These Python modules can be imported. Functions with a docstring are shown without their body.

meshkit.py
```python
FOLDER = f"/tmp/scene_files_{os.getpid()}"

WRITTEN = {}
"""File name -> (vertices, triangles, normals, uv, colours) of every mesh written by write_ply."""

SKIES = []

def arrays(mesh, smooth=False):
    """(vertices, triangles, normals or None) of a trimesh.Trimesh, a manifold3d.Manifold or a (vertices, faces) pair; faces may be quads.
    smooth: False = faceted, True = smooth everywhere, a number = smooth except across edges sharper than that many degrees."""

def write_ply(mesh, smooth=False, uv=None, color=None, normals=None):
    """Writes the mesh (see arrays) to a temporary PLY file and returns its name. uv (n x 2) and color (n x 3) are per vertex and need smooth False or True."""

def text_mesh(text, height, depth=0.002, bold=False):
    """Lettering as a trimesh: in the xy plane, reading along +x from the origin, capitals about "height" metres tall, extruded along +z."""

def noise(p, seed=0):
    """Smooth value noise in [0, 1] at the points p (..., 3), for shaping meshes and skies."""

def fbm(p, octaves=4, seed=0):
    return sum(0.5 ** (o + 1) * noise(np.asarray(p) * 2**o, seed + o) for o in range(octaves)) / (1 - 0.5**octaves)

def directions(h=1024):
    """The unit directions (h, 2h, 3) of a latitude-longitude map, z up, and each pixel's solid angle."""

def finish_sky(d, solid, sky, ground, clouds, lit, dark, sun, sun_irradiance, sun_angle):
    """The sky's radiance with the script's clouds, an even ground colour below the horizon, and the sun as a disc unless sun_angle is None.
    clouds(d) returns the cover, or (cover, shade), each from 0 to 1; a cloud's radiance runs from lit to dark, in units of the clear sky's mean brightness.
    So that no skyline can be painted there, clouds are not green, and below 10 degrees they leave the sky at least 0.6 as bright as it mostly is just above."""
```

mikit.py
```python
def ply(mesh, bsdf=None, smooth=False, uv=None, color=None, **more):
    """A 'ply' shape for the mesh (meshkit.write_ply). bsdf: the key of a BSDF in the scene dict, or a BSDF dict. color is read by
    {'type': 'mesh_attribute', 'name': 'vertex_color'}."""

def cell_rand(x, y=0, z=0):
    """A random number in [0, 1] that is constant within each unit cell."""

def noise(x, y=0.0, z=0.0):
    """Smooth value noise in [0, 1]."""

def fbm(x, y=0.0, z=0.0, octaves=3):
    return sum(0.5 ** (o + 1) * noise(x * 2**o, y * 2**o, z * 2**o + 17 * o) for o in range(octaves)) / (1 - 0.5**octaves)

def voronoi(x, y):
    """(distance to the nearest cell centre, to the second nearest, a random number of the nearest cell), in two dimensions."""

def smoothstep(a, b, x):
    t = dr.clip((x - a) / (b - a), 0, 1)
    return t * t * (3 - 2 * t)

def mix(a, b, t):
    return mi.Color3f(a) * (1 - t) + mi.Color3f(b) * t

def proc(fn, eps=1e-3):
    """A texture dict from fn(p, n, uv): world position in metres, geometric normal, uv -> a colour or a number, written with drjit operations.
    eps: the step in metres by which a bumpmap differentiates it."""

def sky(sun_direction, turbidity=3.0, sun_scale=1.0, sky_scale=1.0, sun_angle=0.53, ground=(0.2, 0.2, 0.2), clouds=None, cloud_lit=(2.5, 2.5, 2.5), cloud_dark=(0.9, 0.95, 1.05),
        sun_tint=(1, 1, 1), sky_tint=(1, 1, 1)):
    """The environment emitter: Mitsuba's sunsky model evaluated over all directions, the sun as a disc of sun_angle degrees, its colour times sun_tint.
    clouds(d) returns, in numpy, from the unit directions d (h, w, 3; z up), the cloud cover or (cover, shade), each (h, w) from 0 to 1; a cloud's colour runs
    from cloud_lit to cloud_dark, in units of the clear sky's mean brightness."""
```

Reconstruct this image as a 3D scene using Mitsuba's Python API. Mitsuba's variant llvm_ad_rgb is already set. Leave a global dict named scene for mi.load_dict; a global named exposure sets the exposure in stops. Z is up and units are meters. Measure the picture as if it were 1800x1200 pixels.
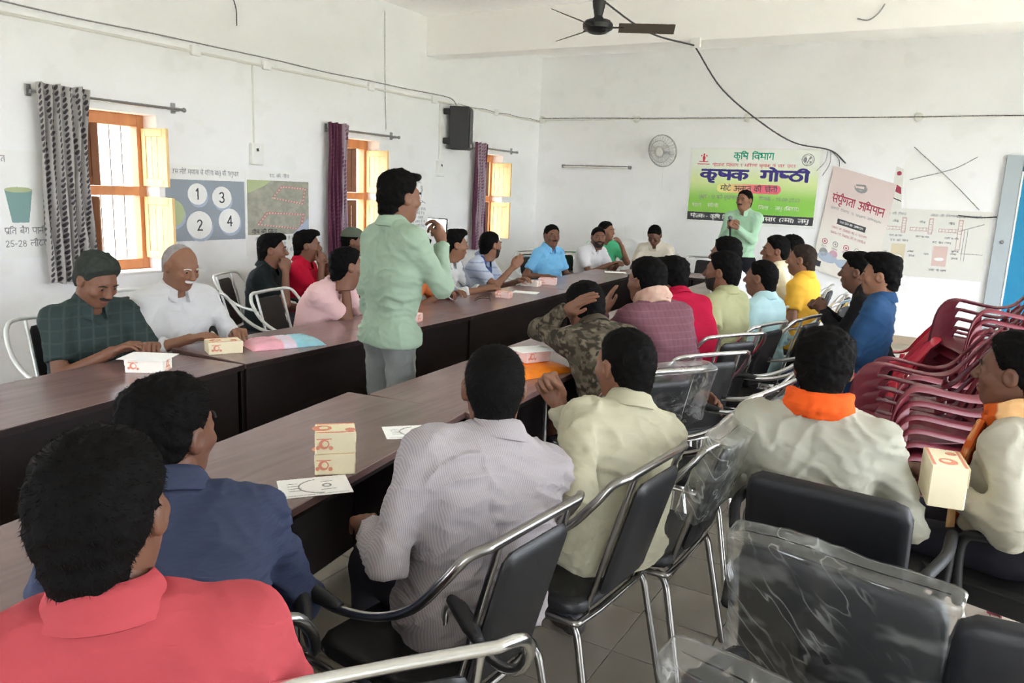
import math, random
import numpy as np, trimesh, manifold3d, shapely, drjit as dr, mitsuba as mi, mikit, meshkit
from shapely.geometry import LineString, Polygon, Point, box as sbox
from shapely.ops import unary_union
T = mi.ScalarTransform4f
scene, labels = {}, {}
exposure = 0.0
# ------------------------------------------------------------------ camera, sky, light
FWD = np.array([-0.48667555, 0.85207891, -0.19263548]); UP = np.array([-0.13280622, 0.14578341, 0.98036203])
EYE = np.array([0.0, 0.0, 1.62])
scene['camera'] = {'type': 'perspective', 'fov': 2 * math.degrees(math.atan(900 / 1356.0)), 'fov_axis': 'x', 'near_clip': 0.05, 'far_clip': 200.0,
                   'to_world': T().look_at(origin=EYE.tolist(), target=(EYE + FWD).tolist(), up=UP.tolist())}
scene['sky'] = mikit.sky([0.5, -0.25, 0.85], turbidity=5.0, sun_scale=0.0, sky_scale=1.0, ground=(0.42, 0.42, 0.36),
                         clouds=lambda d: (np.full(d.shape[:2], 0.97), 0.25 * meshkit.fbm(d * 3, 4)), cloud_lit=(1.5, 1.6, 1.74), cloud_dark=(1.1, 1.15, 1.22))
exposure = 5.82

# ------------------------------------------------------------------ materials
def pr(name, rgb, rough=0.6, **k):
    d = {'type': 'principled', 'roughness': rough, **k}
    d['base_color'] = {'type': 'rgb', 'value': list(rgb)} if not isinstance(rgb, dict) else rgb
    d.setdefault('specular', 0.4)
    scene[name] = {'type': 'twosided', 'bsdf': d}
    return name
def vc(name, rough=0.8, **k):
    return pr(name, {'type': 'mesh_attribute', 'name': 'vertex_color'}, rough, **k)
nz, fb, vo, ss, mx = mikit.noise, mikit.fbm, mikit.voronoi, mikit.smoothstep, mikit.mix
pr('m_wall', mikit.proc(lambda p, n, uv: mx((.88, .88, .885), (.80, .80, .785), ss(.5, .8, fb(p.x * .9 + p.y * .7, p.y * .3, p.z * 1.1, 4)) * .6 + .4 * ss(.62, .75, fb(p.x * 5, p.y * 5, p.z * 4, 3)))), .75)
pr('m_ceiling', (.88, .87, .86), .8)
pr('m_beam', (.89, .88, .86), .8)
def _wood(p):
    g = fb(p.x * 3 + 9, p.y * 1.2, p.z * 3, 4); s = nz(p.x * 70 + g * 9, p.y * 4, p.z * 40)
    return mx((.165, .100, .098), (.120, .068, .066), ss(.25, .8, g * .75 + s * .25))
pr('m_table', mikit.proc(lambda p, n, uv: _wood(p) + mi.Color3f(.035, .02, .016) * fb(p.x * 6, p.y * 6, 0, 3)), .26, specular=.8, clearcoat=1.0, clearcoat_gloss=.9)
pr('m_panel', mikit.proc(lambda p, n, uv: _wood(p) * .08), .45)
pr('m_edge', (.02, .011, .010), .4)
for i, c in enumerate([(.34, .305, .25), (.31, .28, .225), (.36, .32, .265)]):
    pr('m_tile%d' % i, c, .16, specular=.6)
pr('m_floor', mikit.proc(lambda p, n, uv: mx((.34, .305, .25), (.20, .18, .15), ss(.93, .99, dr.maximum(dr.abs(2 * (p.x / .3 - dr.floor(p.x / .3)) - 1), dr.abs(2 * (p.y / .3 - dr.floor(p.y / .3)) - 1))))), .18, specular=.6)
pr('m_grout', (.26, .23, .19), .8)
pr('m_skirt', (.42, .33, .24), .35)
pr('m_chrome', (.78, .78, .77), .16, metallic=1.0)
pr('m_whitetube', (.75, .77, .76), .25, metallic=.3)
pr('m_darktube', (.32, .31, .30), .22, metallic=1.0)
pr('m_vinyl', (.010, .010, .011), .42)
pr('m_vinylgrey', (.010, .0105, .013), .5)
pr('m_pad', (.015, .015, .016), .5)
pr('m_black', (.012, .012, .013), .4)
pr('m_greyplastic', (.18, .18, .19), .5)
pr('m_white', (.82, .82, .80), .5)
pr('m_offwhite', (.72, .71, .66), .6)
pr('m_paper', (.86, .86, .84), .7)
pr('m_ink', (.06, .06, .07), .8)
pr('m_greyink', (.28, .28, .29), .8)
pr('m_redink', (.62, .07, .10), .7)
pr('m_maroonink', (.36, .05, .09), .7)
pr('m_navy', (.055, .04, .22), .6)
pr('m_teal', (.0, .32, .22), .6)
pr('m_yellowish', (.80, .68, .40), .6)
pr('m_redprint', (.66, .26, .17), .6)
pr('m_boxcream', (.83, .74, .52), .55)
pr('m_boxwhite', (.85, .80, .72), .55)
pr('m_boxpink', (.84, .62, .58), .55)
pr('m_frame', mikit.proc(lambda p, n, uv: mx((.58, .27, .11), (.42, .17, .07), fb(p.x * 20, p.y * 20, p.z * 3, 3))), .45)
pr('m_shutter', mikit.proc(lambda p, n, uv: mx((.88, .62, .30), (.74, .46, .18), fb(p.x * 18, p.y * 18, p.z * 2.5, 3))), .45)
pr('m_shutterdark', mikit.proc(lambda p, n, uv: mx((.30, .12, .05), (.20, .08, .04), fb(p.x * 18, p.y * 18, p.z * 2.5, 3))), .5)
pr('m_iron', (.22, .20, .18), .5); pr('m_fangrey', (.40, .40, .39), .5)
pr('m_rod', (.30, .30, .30), .35, metallic=.7)
def _curt(p):
    a = p.y * 34; b = p.z * 26
    k = nz(dr.floor(b) * 3.1 + 5, dr.floor(a), 0)
    fx = a - dr.floor(a); fz = b - dr.floor(b)
    m = ss(.42, .30, dr.sqrt(dr.square((fx - .5) * (1 + k)) + dr.square(fz - .5 + .25 * dr.sin(fx * 6))))
    st = ss(.55, .7, nz(p.y * 11, 0, 3))
    return m, st
def curtain_col(p, n, uv):
    m, st = _curt(p)
    g = mx(mx((.40, .38, .37), (.10, .09, .10), st), mx((.07, .06, .07), (.25, .24, .24), st), m)
    pu = mx(mx((.42, .33, .38), (.09, .025, .05), ss(.35, .5, nz(p.y * 14, 0, 3))), (.17, .05, .10), m * .8)
    return mi.Color3f(dr.select(p.y < 4.5, g.x, pu.x), dr.select(p.y < 4.5, g.y, pu.y), dr.select(p.y < 4.5, g.z, pu.z))
pr('m_curtain', mikit.proc(curtain_col), .9)
pr('m_maroon', (.155, .022, .034), .38, specular=.5)
pr('m_maroondark', (.20, .03, .045), .42, specular=.5)
pr('m_redchair', (.60, .035, .06), .35, specular=.5)
pr('m_bluedoor', (.0, .22, .42), .4)
pr('m_greydoor', (.42, .47, .50), .45)
pr('m_orange', mikit.proc(lambda p, n, uv: mx((.92, .28, .02), (.75, .16, .01), fb(p.x * 30, p.y * 30, p.z * 30, 3))), .45)
pr('m_earth', (.40, .38, .28), .9)
scene['m_film'] = {'type': 'blendbsdf', 'weight': mikit.proc(lambda p, n, uv:  .03 + .24 * ss(.035, .0, dr.abs(fb(p.x * 16 + p.z * 9, p.y * 16 - p.z * 7, p.z * 9 + p.x * 8, 3) - .5)) * ss(.42, .62, fb(p.x * 5, p.y * 5 + 9, p.z * 5, 2)) + .11 * ss(.5, .75, fb(p.x * 12, p.y * 12, p.z * 20, 3))), 
                   'a': {'type': 'thindielectric', 'int_ior': 1.35}, 'b': {'type': 'twosided', 'bsdf': {'type': 'diffuse', 'reflectance': {'type': 'rgb', 'value': [.72, .75, .72]}}}}
# people
SKIN = [(.25, .12, .072), (.185, .085, .052), (.125, .056, .035), (.30, .155, .095)]
vc('m_skin', .5, specular=.35)
vc('m_cloth', .85, specular=.15, sheen=.3)
vc('m_hair', .7, specular=.06)
pr('m_eyewhite', (.50, .46, .42), .3); pr('m_iris', (.02, .012, .01), .2); pr('m_brow', (.018, .014, .012), .8); pr('m_whitehair', (.62, .61, .60), .8)
pr('m_shoe', (.03, .025, .022), .5); pr('m_trouser_dark', (.022, .022, .028), .85); pr('m_gold', (.7, .45, .15), .3, metallic=.9)
def _plaid(p, base, l1, l2, fx, fz):
    a = (p.x * .64 + p.y * .77) * fx; c = p.z * fz
    ga = ss(.38, .46, dr.abs(a - dr.floor(a) - .5)); gc = ss(.38, .46, dr.abs(c - dr.floor(c) - .5))
    return mx(mx(base, l1, ga * .7), l2, gc * .6)
pr('m_plaidgreen', mikit.proc(lambda p, n, uv: _plaid(p, (.020, .036, .034), (.042, .062, .056), (.036, .052, .048), 18, 18)), .85)
pr('m_plaidmauve', mikit.proc(lambda p, n, uv: _plaid(p, (.135, .052, .070), (.105, .038, .052), (.165, .075, .092), 34, 30)), .85)
pr('m_stripe', mikit.proc(lambda p, n, uv: mx((.325, .297, .305), (.265, .24, .25), ss(.1, .9, .5 + .5 * dr.sin((p.x * .5 + p.y * .87 + .05 * p.z) * 6.283 * 190)))), .85)
pr('m_bluecloth', mikit.proc(lambda p, n, uv: mx((.016, .024, .060), (.034, .043, .078), .5 * nz(p.x * 60, p.y * 60, p.z * 260) + .5 * fb(p.x * 5, p.y * 5, p.z * 5, 2))), .85)

# ------------------------------------------------------------------ mesh helpers
cat = trimesh.util.concatenate
def tm(v, f): return trimesh.Trimesh(np.asarray(v, float), np.asarray(f, int), process=False)
_CH = {}
def bx(x0, x1, y0, y1, z0, z1, c=0.0):
    """box with chamfered edges (hull of shrunken boxes)"""
    if c <= 0:
        return trimesh.creation.box(extents=(x1 - x0, y1 - y0, z1 - z0), transform=trimesh.transformations.translation_matrix(((x0 + x1) / 2, (y0 + y1) / 2, (z0 + z1) / 2)))
    c = min(c, (x1 - x0) * .45, (y1 - y0) * .45, (z1 - z0) * .45)
    pts = []
    for a in ((0, c, c), (c, 0, c), (c, c, 0)):
        for sx in (x0 + a[0], x1 - a[0]):
            for sy in (y0 + a[1], y1 - a[1]):
                for sz in (z0 + a[2], z1 - a[2]): pts.append((sx, sy, sz))
    m = manifold3d.Manifold.hull_points(np.array(pts)).to_mesh()
    return tm(m.vert_properties[:, :3], m.tri_verts)
def spline(pts, n=6):
    p = np.asarray(pts, float)
    if len(p) < 3: return np.array([p[0] + (p[-1] - p[0]) * t for t in np.linspace(0, 1, 3)])
    q = np.vstack([2 * p[0] - p[1], p, 2 * p[-1] - p[-2]]); out = []
    for i in range(len(p) - 1):
        a, b, c, d = q[i:i + 4]
        for t in np.arange(n) / n:
            out.append(.5 * (2 * b + (c - a) * t + (2 * a - 5 * b + 4 * c - d) * t * t + (3 * b - a - 3 * c + d) * t ** 3))
    return np.array(out + [p[-1]])
def tube(pts, r, sides=8, smooth=6, flat=1.0):
    p = spline(pts, smooth) if smooth else np.asarray(pts, float)
    t = np.gradient(p, axis=0); t /= np.linalg.norm(t, axis=1, keepdims=True)
    u = np.cross(t[0], [0, 0, 1.]); 
    if np.linalg.norm(u) < 1e-3: u = np.cross(t[0], [0, 1., 0])
    V = []
    rr = np.broadcast_to(r, len(p)) if np.ndim(r) == 0 else np.interp(np.linspace(0, 1, len(p)), np.linspace(0, 1, len(r)), r)
    for i in range(len(p)):
        u = u - t[i] * (u @ t[i]); u /= np.linalg.norm(u); w = np.cross(t[i], u)
        for k in range(sides):
            a = 2 * math.pi * k / sides; V.append(p[i] + rr[i] * (math.cos(a) * u + flat * math.sin(a) * w))
    V += [p[0], p[-1]]; F = []; n = len(p)
    for i in range(n - 1):
        for k in range(sides):
            a, b = i * sides + k, i * sides + (k + 1) % sides
            F += [(a, b, b + sides), (a, b + sides, a + sides)]
    for k in range(sides):
        F += [(n * sides, (k + 1) % sides, k), (n * sides + 1, (n - 1) * sides + k, (n - 1) * sides + (k + 1) % sides)]
    return tm(V, F)
def lathe(prof, sides=24, arc=(0, 2 * math.pi)):
    """profile of (r, z) about the z axis"""
    prof = np.asarray(prof, float); n = len(prof); V = []; F = []
    for k in range(sides):
        a = arc[0] + (arc[1] - arc[0]) * k / sides
        for r, z in prof: V.append((r * math.cos(a), r * math.sin(a), z))
    for k in range(sides):
        for i in range(n - 1):
            a, b = k * n + i, ((k + 1) % sides) * n + i
            F += [(a, b, b + 1), (a, b + 1, a + 1)]
    return tm(V, F)
def grid_sheet(P, th=0.0):
    """P (nu, nv, 3) sheet; with a thickness it becomes a closed slab"""
    P = np.asarray(P, float); nu, nv = P.shape[:2]
    idx = np.arange(nu * nv).reshape(nu, nv)
    q = np.stack([idx[:-1, :-1], idx[1:, :-1], idx[1:, 1:], idx[:-1, 1:]], -1).reshape(-1, 4)
    F = np.vstack([q[:, [0, 1, 2]], q[:, [0, 2, 3]]])
    V = P.reshape(-1, 3)
    if th == 0: return tm(V, F)
    du = np.gradient(P, axis=0); dv = np.gradient(P, axis=1); n = np.cross(du, dv); n /= np.maximum(np.linalg.norm(n, axis=2, keepdims=True), 1e-9)
    W = (P - n * th).reshape(-1, 3); N = nu * nv
    rim = np.concatenate([idx[:, 0], idx[-1, 1:], idx[-2::-1, -1], idx[0, -2:0:-1]])
    r2 = np.roll(rim, -1)
    S = np.vstack([np.stack([rim, rim + N, r2], 1), np.stack([r2, rim + N, r2 + N], 1)])
    return tm(np.vstack([V, W]), np.vstack([F, F[:, ::-1] + N, S]))
def extrude(poly, h):
    gs = [g for g in getattr(poly, 'geoms', [poly]) if g.area > 1e-9]
    return cat([trimesh.creation.extrude_polygon(g, h, engine='earcut') for g in gs])
def xf(m, M): 
    m = m.copy(); m.apply_transform(M); return m
def TR(x, y, z, rz=0, ry=0, rx=0):
    t = trimesh.transformations
    return t.translation_matrix((x, y, z)) @ t.rotation_matrix(math.radians(rz), (0, 0, 1)) @ t.rotation_matrix(math.radians(ry), (0, 1, 0)) @ t.rotation_matrix(math.radians(rx), (1, 0, 0))
# ------------------------------------------------------------------ scene bookkeeping
def key(base, parent=None):
    k = f'{parent}__{base}' if parent else base
    taken = lambda q: q in scene or q in labels or any(s.startswith(q + '__') for s in scene)
    if not taken(k): return k
    i = _NEXT.get(k, 1)
    while taken(f'{k}_{i:03d}'): i += 1
    _NEXT[k] = i + 1
    return f'{k}_{i:03d}'
_NEXT = {}
def thing(name, label, category, group=None):
    k = key(name); labels[k] = {'label': label, 'category': category}
    if group: labels[k]['group'] = group
    return k
def add(base, parent, mesh, mat, smooth=30, label=None, M=None, color=None, shape=None, **meta):
    """one entry of the scene under its parent"""
    k = key(base, parent)
    d = dict(shape) if shape else mikit.ply(mesh, mat, smooth, color=color)
    if shape and mat: d['bsdf'] = {'type': 'ref', 'id': mat}
    if M is not None: d['to_world'] = T(np.asarray(M).tolist())
    scene[k] = d
    if label: meta['label'] = label
    if meta: labels[k] = meta
    return k
def solo(name, label, category, mesh, mat, smooth=30, group=None, M=None, **kw):
    k = key(name); labels[k] = {'label': label, 'category': category}
    if group: labels[k]['group'] = group
    d = mikit.ply(mesh, mat, smooth, **kw)
    if M is not None: d['to_world'] = T(np.asarray(M).tolist())
    scene[k] = d
    return k
def struct(name, mesh, mat, smooth=False):
    scene[name] = mikit.ply(mesh, mat, smooth); labels[name] = {'kind': 'structure'}
    return name
# ------------------------------------------------------------------ the room
XL, XR, YB, YF, ZC = -5.55, 2.6, 10.25, -2.6, 3.5
WINS = [(-2.55, -1.75), (.35, 1.15), (3.18, 3.98), (6.02, 6.66), (8.72, 9.26)]     # along the window wall
ZW0, ZW1 = .87, 2.07
floor_base = bx(XL - .3, XR + .3, YF, YB + .3, -.15, -.012)
struct('floor', floor_base, 'm_grout')
TX0, TX1, TY0, TY1, TS = -1.5, 1.2, 1.5, 10.2, .3
rnd = random.Random(4)
tile_shape = [mikit.ply(bx(.0015, TS - .0015, .0015, TS - .0015, -.013, 0, .001), 'm_tile%d' % i) for i in range(3)]
for i in range(int(round((TX1 - TX0) / TS))):
    for j in range(int(round((TY1 - TY0) / TS))):
        add('tile', 'floor', None, None, shape=tile_shape[rnd.randrange(3)], M=TR(TX0 + i * TS, TY0 + j * TS, 0))
scene['floor__slab'] = mikit.ply(cat([bx(XL, TX0, YF, YB, -.014, 0), bx(TX1, XR, YF, YB, -.014, 0), bx(TX0, TX1, YF, TY0, -.014, 0), bx(TX0, TX1, TY1, YB, -.014, 0)]), 'm_floor')
# window wall with its openings
segs = []; y = YF
for a, b in WINS:
    segs += [bx(XL - .3, XL, y, a, 0, ZC), bx(XL - .3, XL, a, b, 0, ZW0), bx(XL - .3, XL, a, b, ZW1, ZC)]; y = b
segs.append(bx(XL - .3, XL, y, YB + .3, 0, ZC))
struct('wall_left', cat(segs), 'm_wall')
struct('wall_back', bx(XL, XR + .3, YB, YB + .3, 0, ZC), 'm_wall')
# right side: a wall with tall openings to the verandah
RW = [(1.4, 3.6), (4.2, 6.2), (6.8, 8.2)]
segs = []; y = YF
for a, b in RW:
    segs += [bx(XR, XR + .3, y, a, 0, ZC), bx(XR, XR + .3, a, b, 2.8, ZC)]; y = b
segs.append(bx(XR, XR + .3, y, YB, 0, ZC))
struct('wall_right', cat(segs), 'm_wall')
struct('wall_front', cat([bx(XL - .3, -3.6, YF - .3, YF, 0, ZC), bx(-3.6, -2.0, YF - .3, YF, 0, .9), bx(-3.6, -2.0, YF - .3, YF, 2.5, ZC), bx(-2.0, .7, YF - .3, YF, 0, ZC), bx(2.2, XR + .3, YF - .3, YF, 0, ZC), bx(.7, 2.2, YF - .3, YF, 2.5, ZC)]), 'm_wall')
struct('ceiling', bx(XL - .3, XR + .3, YF, YB + .3, ZC, ZC + .2), 'm_ceiling')
struct('trim_1', bx(XL, XR, 7.47, 7.74, 3.07, ZC, .006), 'm_beam', 30); labels['trim_1']['label'] = 'whitewashed concrete beam crossing under the ceiling'
struct('trim_2', bx(XL, XR, 1.2, 1.47, 3.07, ZC, .006), 'm_beam', 30); labels['trim_2']['label'] = 'whitewashed concrete beam above the front of the room'
struct('baseboard_back', cat([bx(XL + k * .45 + .001, min(XL + k * .45 + .449, 2.6), YB - .012, YB, 0, .1, .002) for k in range(18)]), 'm_skirt')
struct('baseboard_left', cat([bx(XL, XL + .012, YF + k * .45 + .001, YF + k * .45 + .449, 0, .1, .002) for k in range(28)]), 'm_skirt')
scene['ground_outside'] = mikit.ply(bx(-40, 40, -40, 45, -.5, -.16), 'm_earth'); labels['ground_outside'] = {'kind': 'structure'}

def shutter(parent, hinge, ang, w, z0, z1, mat):
    """boarded leaf: hinge (x, y), opened by ang degrees from +y"""
    M = TR(hinge[0], hinge[1], 0, ang)
    k = add('shutter', parent, cat([bx(-.012, .012, 0, .05, z0, z1, .003), bx(-.012, .012, w - .05, w, z0, z1, .003), bx(-.012, .012, .05, w - .05, z0, z0 + .06, .003),
                                    bx(-.012, .012, .05, w - .05, z1 - .06, z1, .003)]), mat, M=M)
    nb = 3; bw = (w - .1) / nb
    for i in range(nb):
        add('board', k, bx(-.006, .006, .05 + i * bw + .001, .05 + (i + 1) * bw - .001, z0 + .06, z1 - .06, .002), mat, M=M)
for i, (a, b) in enumerate(WINS):
    w = f'window_{i + 1}'
    fx0, fx1 = XL - .25, XL - .16
    labels[w] = {'kind': 'structure'}
    add('frame', w, cat([bx(fx0, fx1, a, a + .06, ZW0, ZW1, .004), bx(fx0, fx1, b - .06, b, ZW0, ZW1, .004), bx(fx0, fx1, a + .06, b - .06, ZW1 - .09, ZW1, .004),
                         bx(fx0, fx1, a + .06, b - .06, ZW0, ZW0 + .08, .004)]), 'm_frame')
    add('mid_rail', w, bx(fx0, fx1, a + .06, b - .06, 1.45, 1.52, .004), 'm_frame')
    n = int((b - a - .12) / .11)
    bar = None
    for q in range(1, n + 1):
        yy = a + .06 + q * (b - a - .12) / (n + 1)
        add('grill_bar', w, tube([(fx0 + .03, yy, ZW0 + .08), (fx0 + .03, yy, ZW1 - .09)], .0038, 6, 0), 'm_iron')
    lw = (b - a - .12) / 2
    zs = ((ZW0 + .09, 1.445), (1.525, ZW1 - .1))
    for z0, z1 in zs:
        up = z0 > 1.4
        # near leaf folded back along the jamb, far leaf swung into the room
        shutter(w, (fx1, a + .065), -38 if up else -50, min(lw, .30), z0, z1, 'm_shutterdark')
        shutter(w, (fx1 + .005, b - .02), {2: -89 if up else -91, 3: -97, 4: -97}.get(i, -95), {2: .30 if up else .36}.get(i, .33), z0, z1, 'm_shutter')
    add('sill', w, bx(XL - .3, XL + .015, a, b, ZW0 - .02, ZW0, .004), 'm_white')
# curtains on rods
RODS = [(-2.75, -1.65), (.15, 1.25), (3.0, 4.17), (5.82, 6.89), (8.45, 9.5)]
CW = [.42, .42, .42, .42, .42]
names = ['', '', 'grey patterned curtain gathered on the near side of the closest window', 'purple patterned curtain gathered beside the middle window', 'purple patterned curtain gathered beside the farthest window']
for i, (a, b) in enumerate(RODS):
    nm = ['out of view', 'near the front', 'closest', 'middle', 'farthest'][i]
    if i < 1: continue
    r = thing('curtain_rod', {1: 'thin metal curtain rod above the window nearest the front', 2: 'thin metal curtain rod above the closest window', 3: 'thin metal curtain rod above the middle window', 4: 'thin metal curtain rod above the farthest window'}[i], 'curtain rod', 'curtain rods over the windows')
    add('rod', r, tube([(XL + .07, a, 2.13), (XL + .07, b, 2.13)], .011, 8, 0), 'm_rod')
    for yy in (a + .02, b - .04):
        add('bracket', r, cat([bx(XL, XL + .012, yy - .02, yy + .02, 2.10, 2.18, .003), bx(XL, XL + .075, yy - .006, yy + .006, 2.115, 2.13, .002)]), 'm_rod')
    add('finial', r, trimesh.creation.icosphere(2, .018, ).apply_translation((XL + .07, b + .012, 2.13)), 'm_rod', True)
    nu, nv = 60, 24
    P = np.zeros((nu, nv, 3)); u = np.linspace(0, 1, nu)[:, None]; v = np.linspace(0, 1, nv)[None]
    P[..., 1] = a + .03 - (.06 if i > 2 else 0) + (u * (.36 if i < 3 else .27)) * (1 - .12 * np.sin(v * 3)) + .01 * np.sin(v * 7 + u * 9)
    P[..., 0] = XL + .085 + .032 * np.sin(u * 2 * math.pi * 5.2 + .4 * np.sin(v * 4)) * (.75 + .35 * v)
    P[..., 2] = 2.19 - v * (2.19 - .84) + .008 * np.sin(u * 17)
    solo('curtain', names[i] if i > 1 else 'grey patterned curtain beside the window nearest the front', 'curtain', grid_sheet(P, .003), 'm_curtain', True, 'patterned curtains at the windows')
# ------------------------------------------------------------------ wiring
def wire(name, label, pts, r, mat='m_greyink', sides=6, group=None, n=6):
    return solo(name, label, 'cable', tube(pts, r, sides, n), mat, True, group)
c = thing('wall_conduit', 'painted conduit running high along the window wall', 'conduit')
add('pipe', c, tube([(XL + .012, -2, 2.60), (XL + .012, 10.2, 2.60)], .012, 8, 0), 'm_offwhite')
for yy in (4.35, 5.09, 6.5, 7.62, 9.0): add('junction_box', c, bx(XL, XL + .035, yy - .045, yy + .045, 2.57, 2.65, .006), 'm_white')
rg = random.Random(2)
wire('cable', 'loose grey cable draped along the conduit of the window wall', [(XL + .03, -1 + k * .62, 2.665 + rg.uniform(-.012, .014)) for k in range(15)] + [(XL + .03, 7.95, 2.66), (XL + .07, 8.02, 2.58)], .0055)
wire('cable', 'thin dark wire along the window wall past the loudspeaker', [(XL + .03, 8.1 + k * .3, 2.62 - .012 * (k % 2)) for k in range(8)], .004)
c = thing('wall_conduit', 'thin conduit and wire running across the back wall', 'conduit')
add('pipe', c, tube([(XL + .05, YB - .012, 2.63), (2.5, YB - .012, 2.64)], .010, 8, 0), 'm_offwhite')
add('wire', c, tube([(XL + .05 + k * .8, YB - .028, 2.64 + rg.uniform(-.008, .012)) for k in range(10)], .0045, 6), 'm_ink')
for xx in (-5.5, -4.05, -2.55, -.62): add('junction_box', c, lathe([(0, .03), (.04, .028), (.05, .018), (.05, 0)], 16), 'm_offwhite', M=TR(xx, YB, 2.635, 0, 0, 90))
for yy, zt, g in ((4.94, 2.59, 'white switch box under a thin conduit between the first two windows'), (7.75, 2.58, 'white switch box under a thin conduit beside the black loudspeaker')):
    s = thing('switch_box', g, 'switch')
    add('box', s, bx(XL, XL + .05, yy - .055, yy + .075, 1.74, 1.93, .008), 'm_white')
    add('switch', s, bx(XL + .05, XL + .056, yy - .012, yy + .012, 1.86, 1.885, .002), 'm_ink')
    add('conduit', s, bx(XL, XL + .012, yy - .008, yy + .008, 1.93, zt, .003), 'm_offwhite')
wire('cable', 'black cable sagging from the ceiling to the beam and down to the hanging banner', [(-3.2, 6.05, 3.49), (-2.95, 6.55, 3.25), (-2.72, 7.05, 3.08), (-2.41, 7.45, 3.02)], .008, 'm_ink')
wire('cable', 'black cable sagging from the beam to the back wall above the banner', [(-2.41, 7.45, 3.01), (-2.33, 8.2, 2.72), (-2.1, 9.0, 2.47), (-1.85, 9.7, 2.30), (-1.52, 10.20, 2.25), (-1.33, 10.20, 2.10)], .008, 'm_ink')
solo('cable_clip', 'small white cable clip on the beam edge', 'clip', bx(-2.46, -2.36, 7.435, 7.468, 3.0, 3.09, .006), 'm_white')
wire('cable', 'thin wire dangling down the window wall above the middle window', [(XL + .01, 6.72, 3.4), (XL + .012, 6.73, 2.7), (XL + .015, 6.75, 2.2)], .003)
solo('ceiling_hook', 'short bent hook wire on the beam near the right edge', 'hook', tube([(-1.02, 7.465, 3.17), (-.93, 7.45, 3.15), (-.86, 7.45, 3.20), (-.82, 7.46, 3.27)], .006, 6), 'm_greyink')
solo('ceiling_hook', 'short hook wire high on the window wall', 'hook', tube([(XL + .005, 4.75, 3.10), (XL + .03, 4.76, 3.0), (XL + .02, 4.77, 2.88)], .004, 6), 'm_ink', True)
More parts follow.
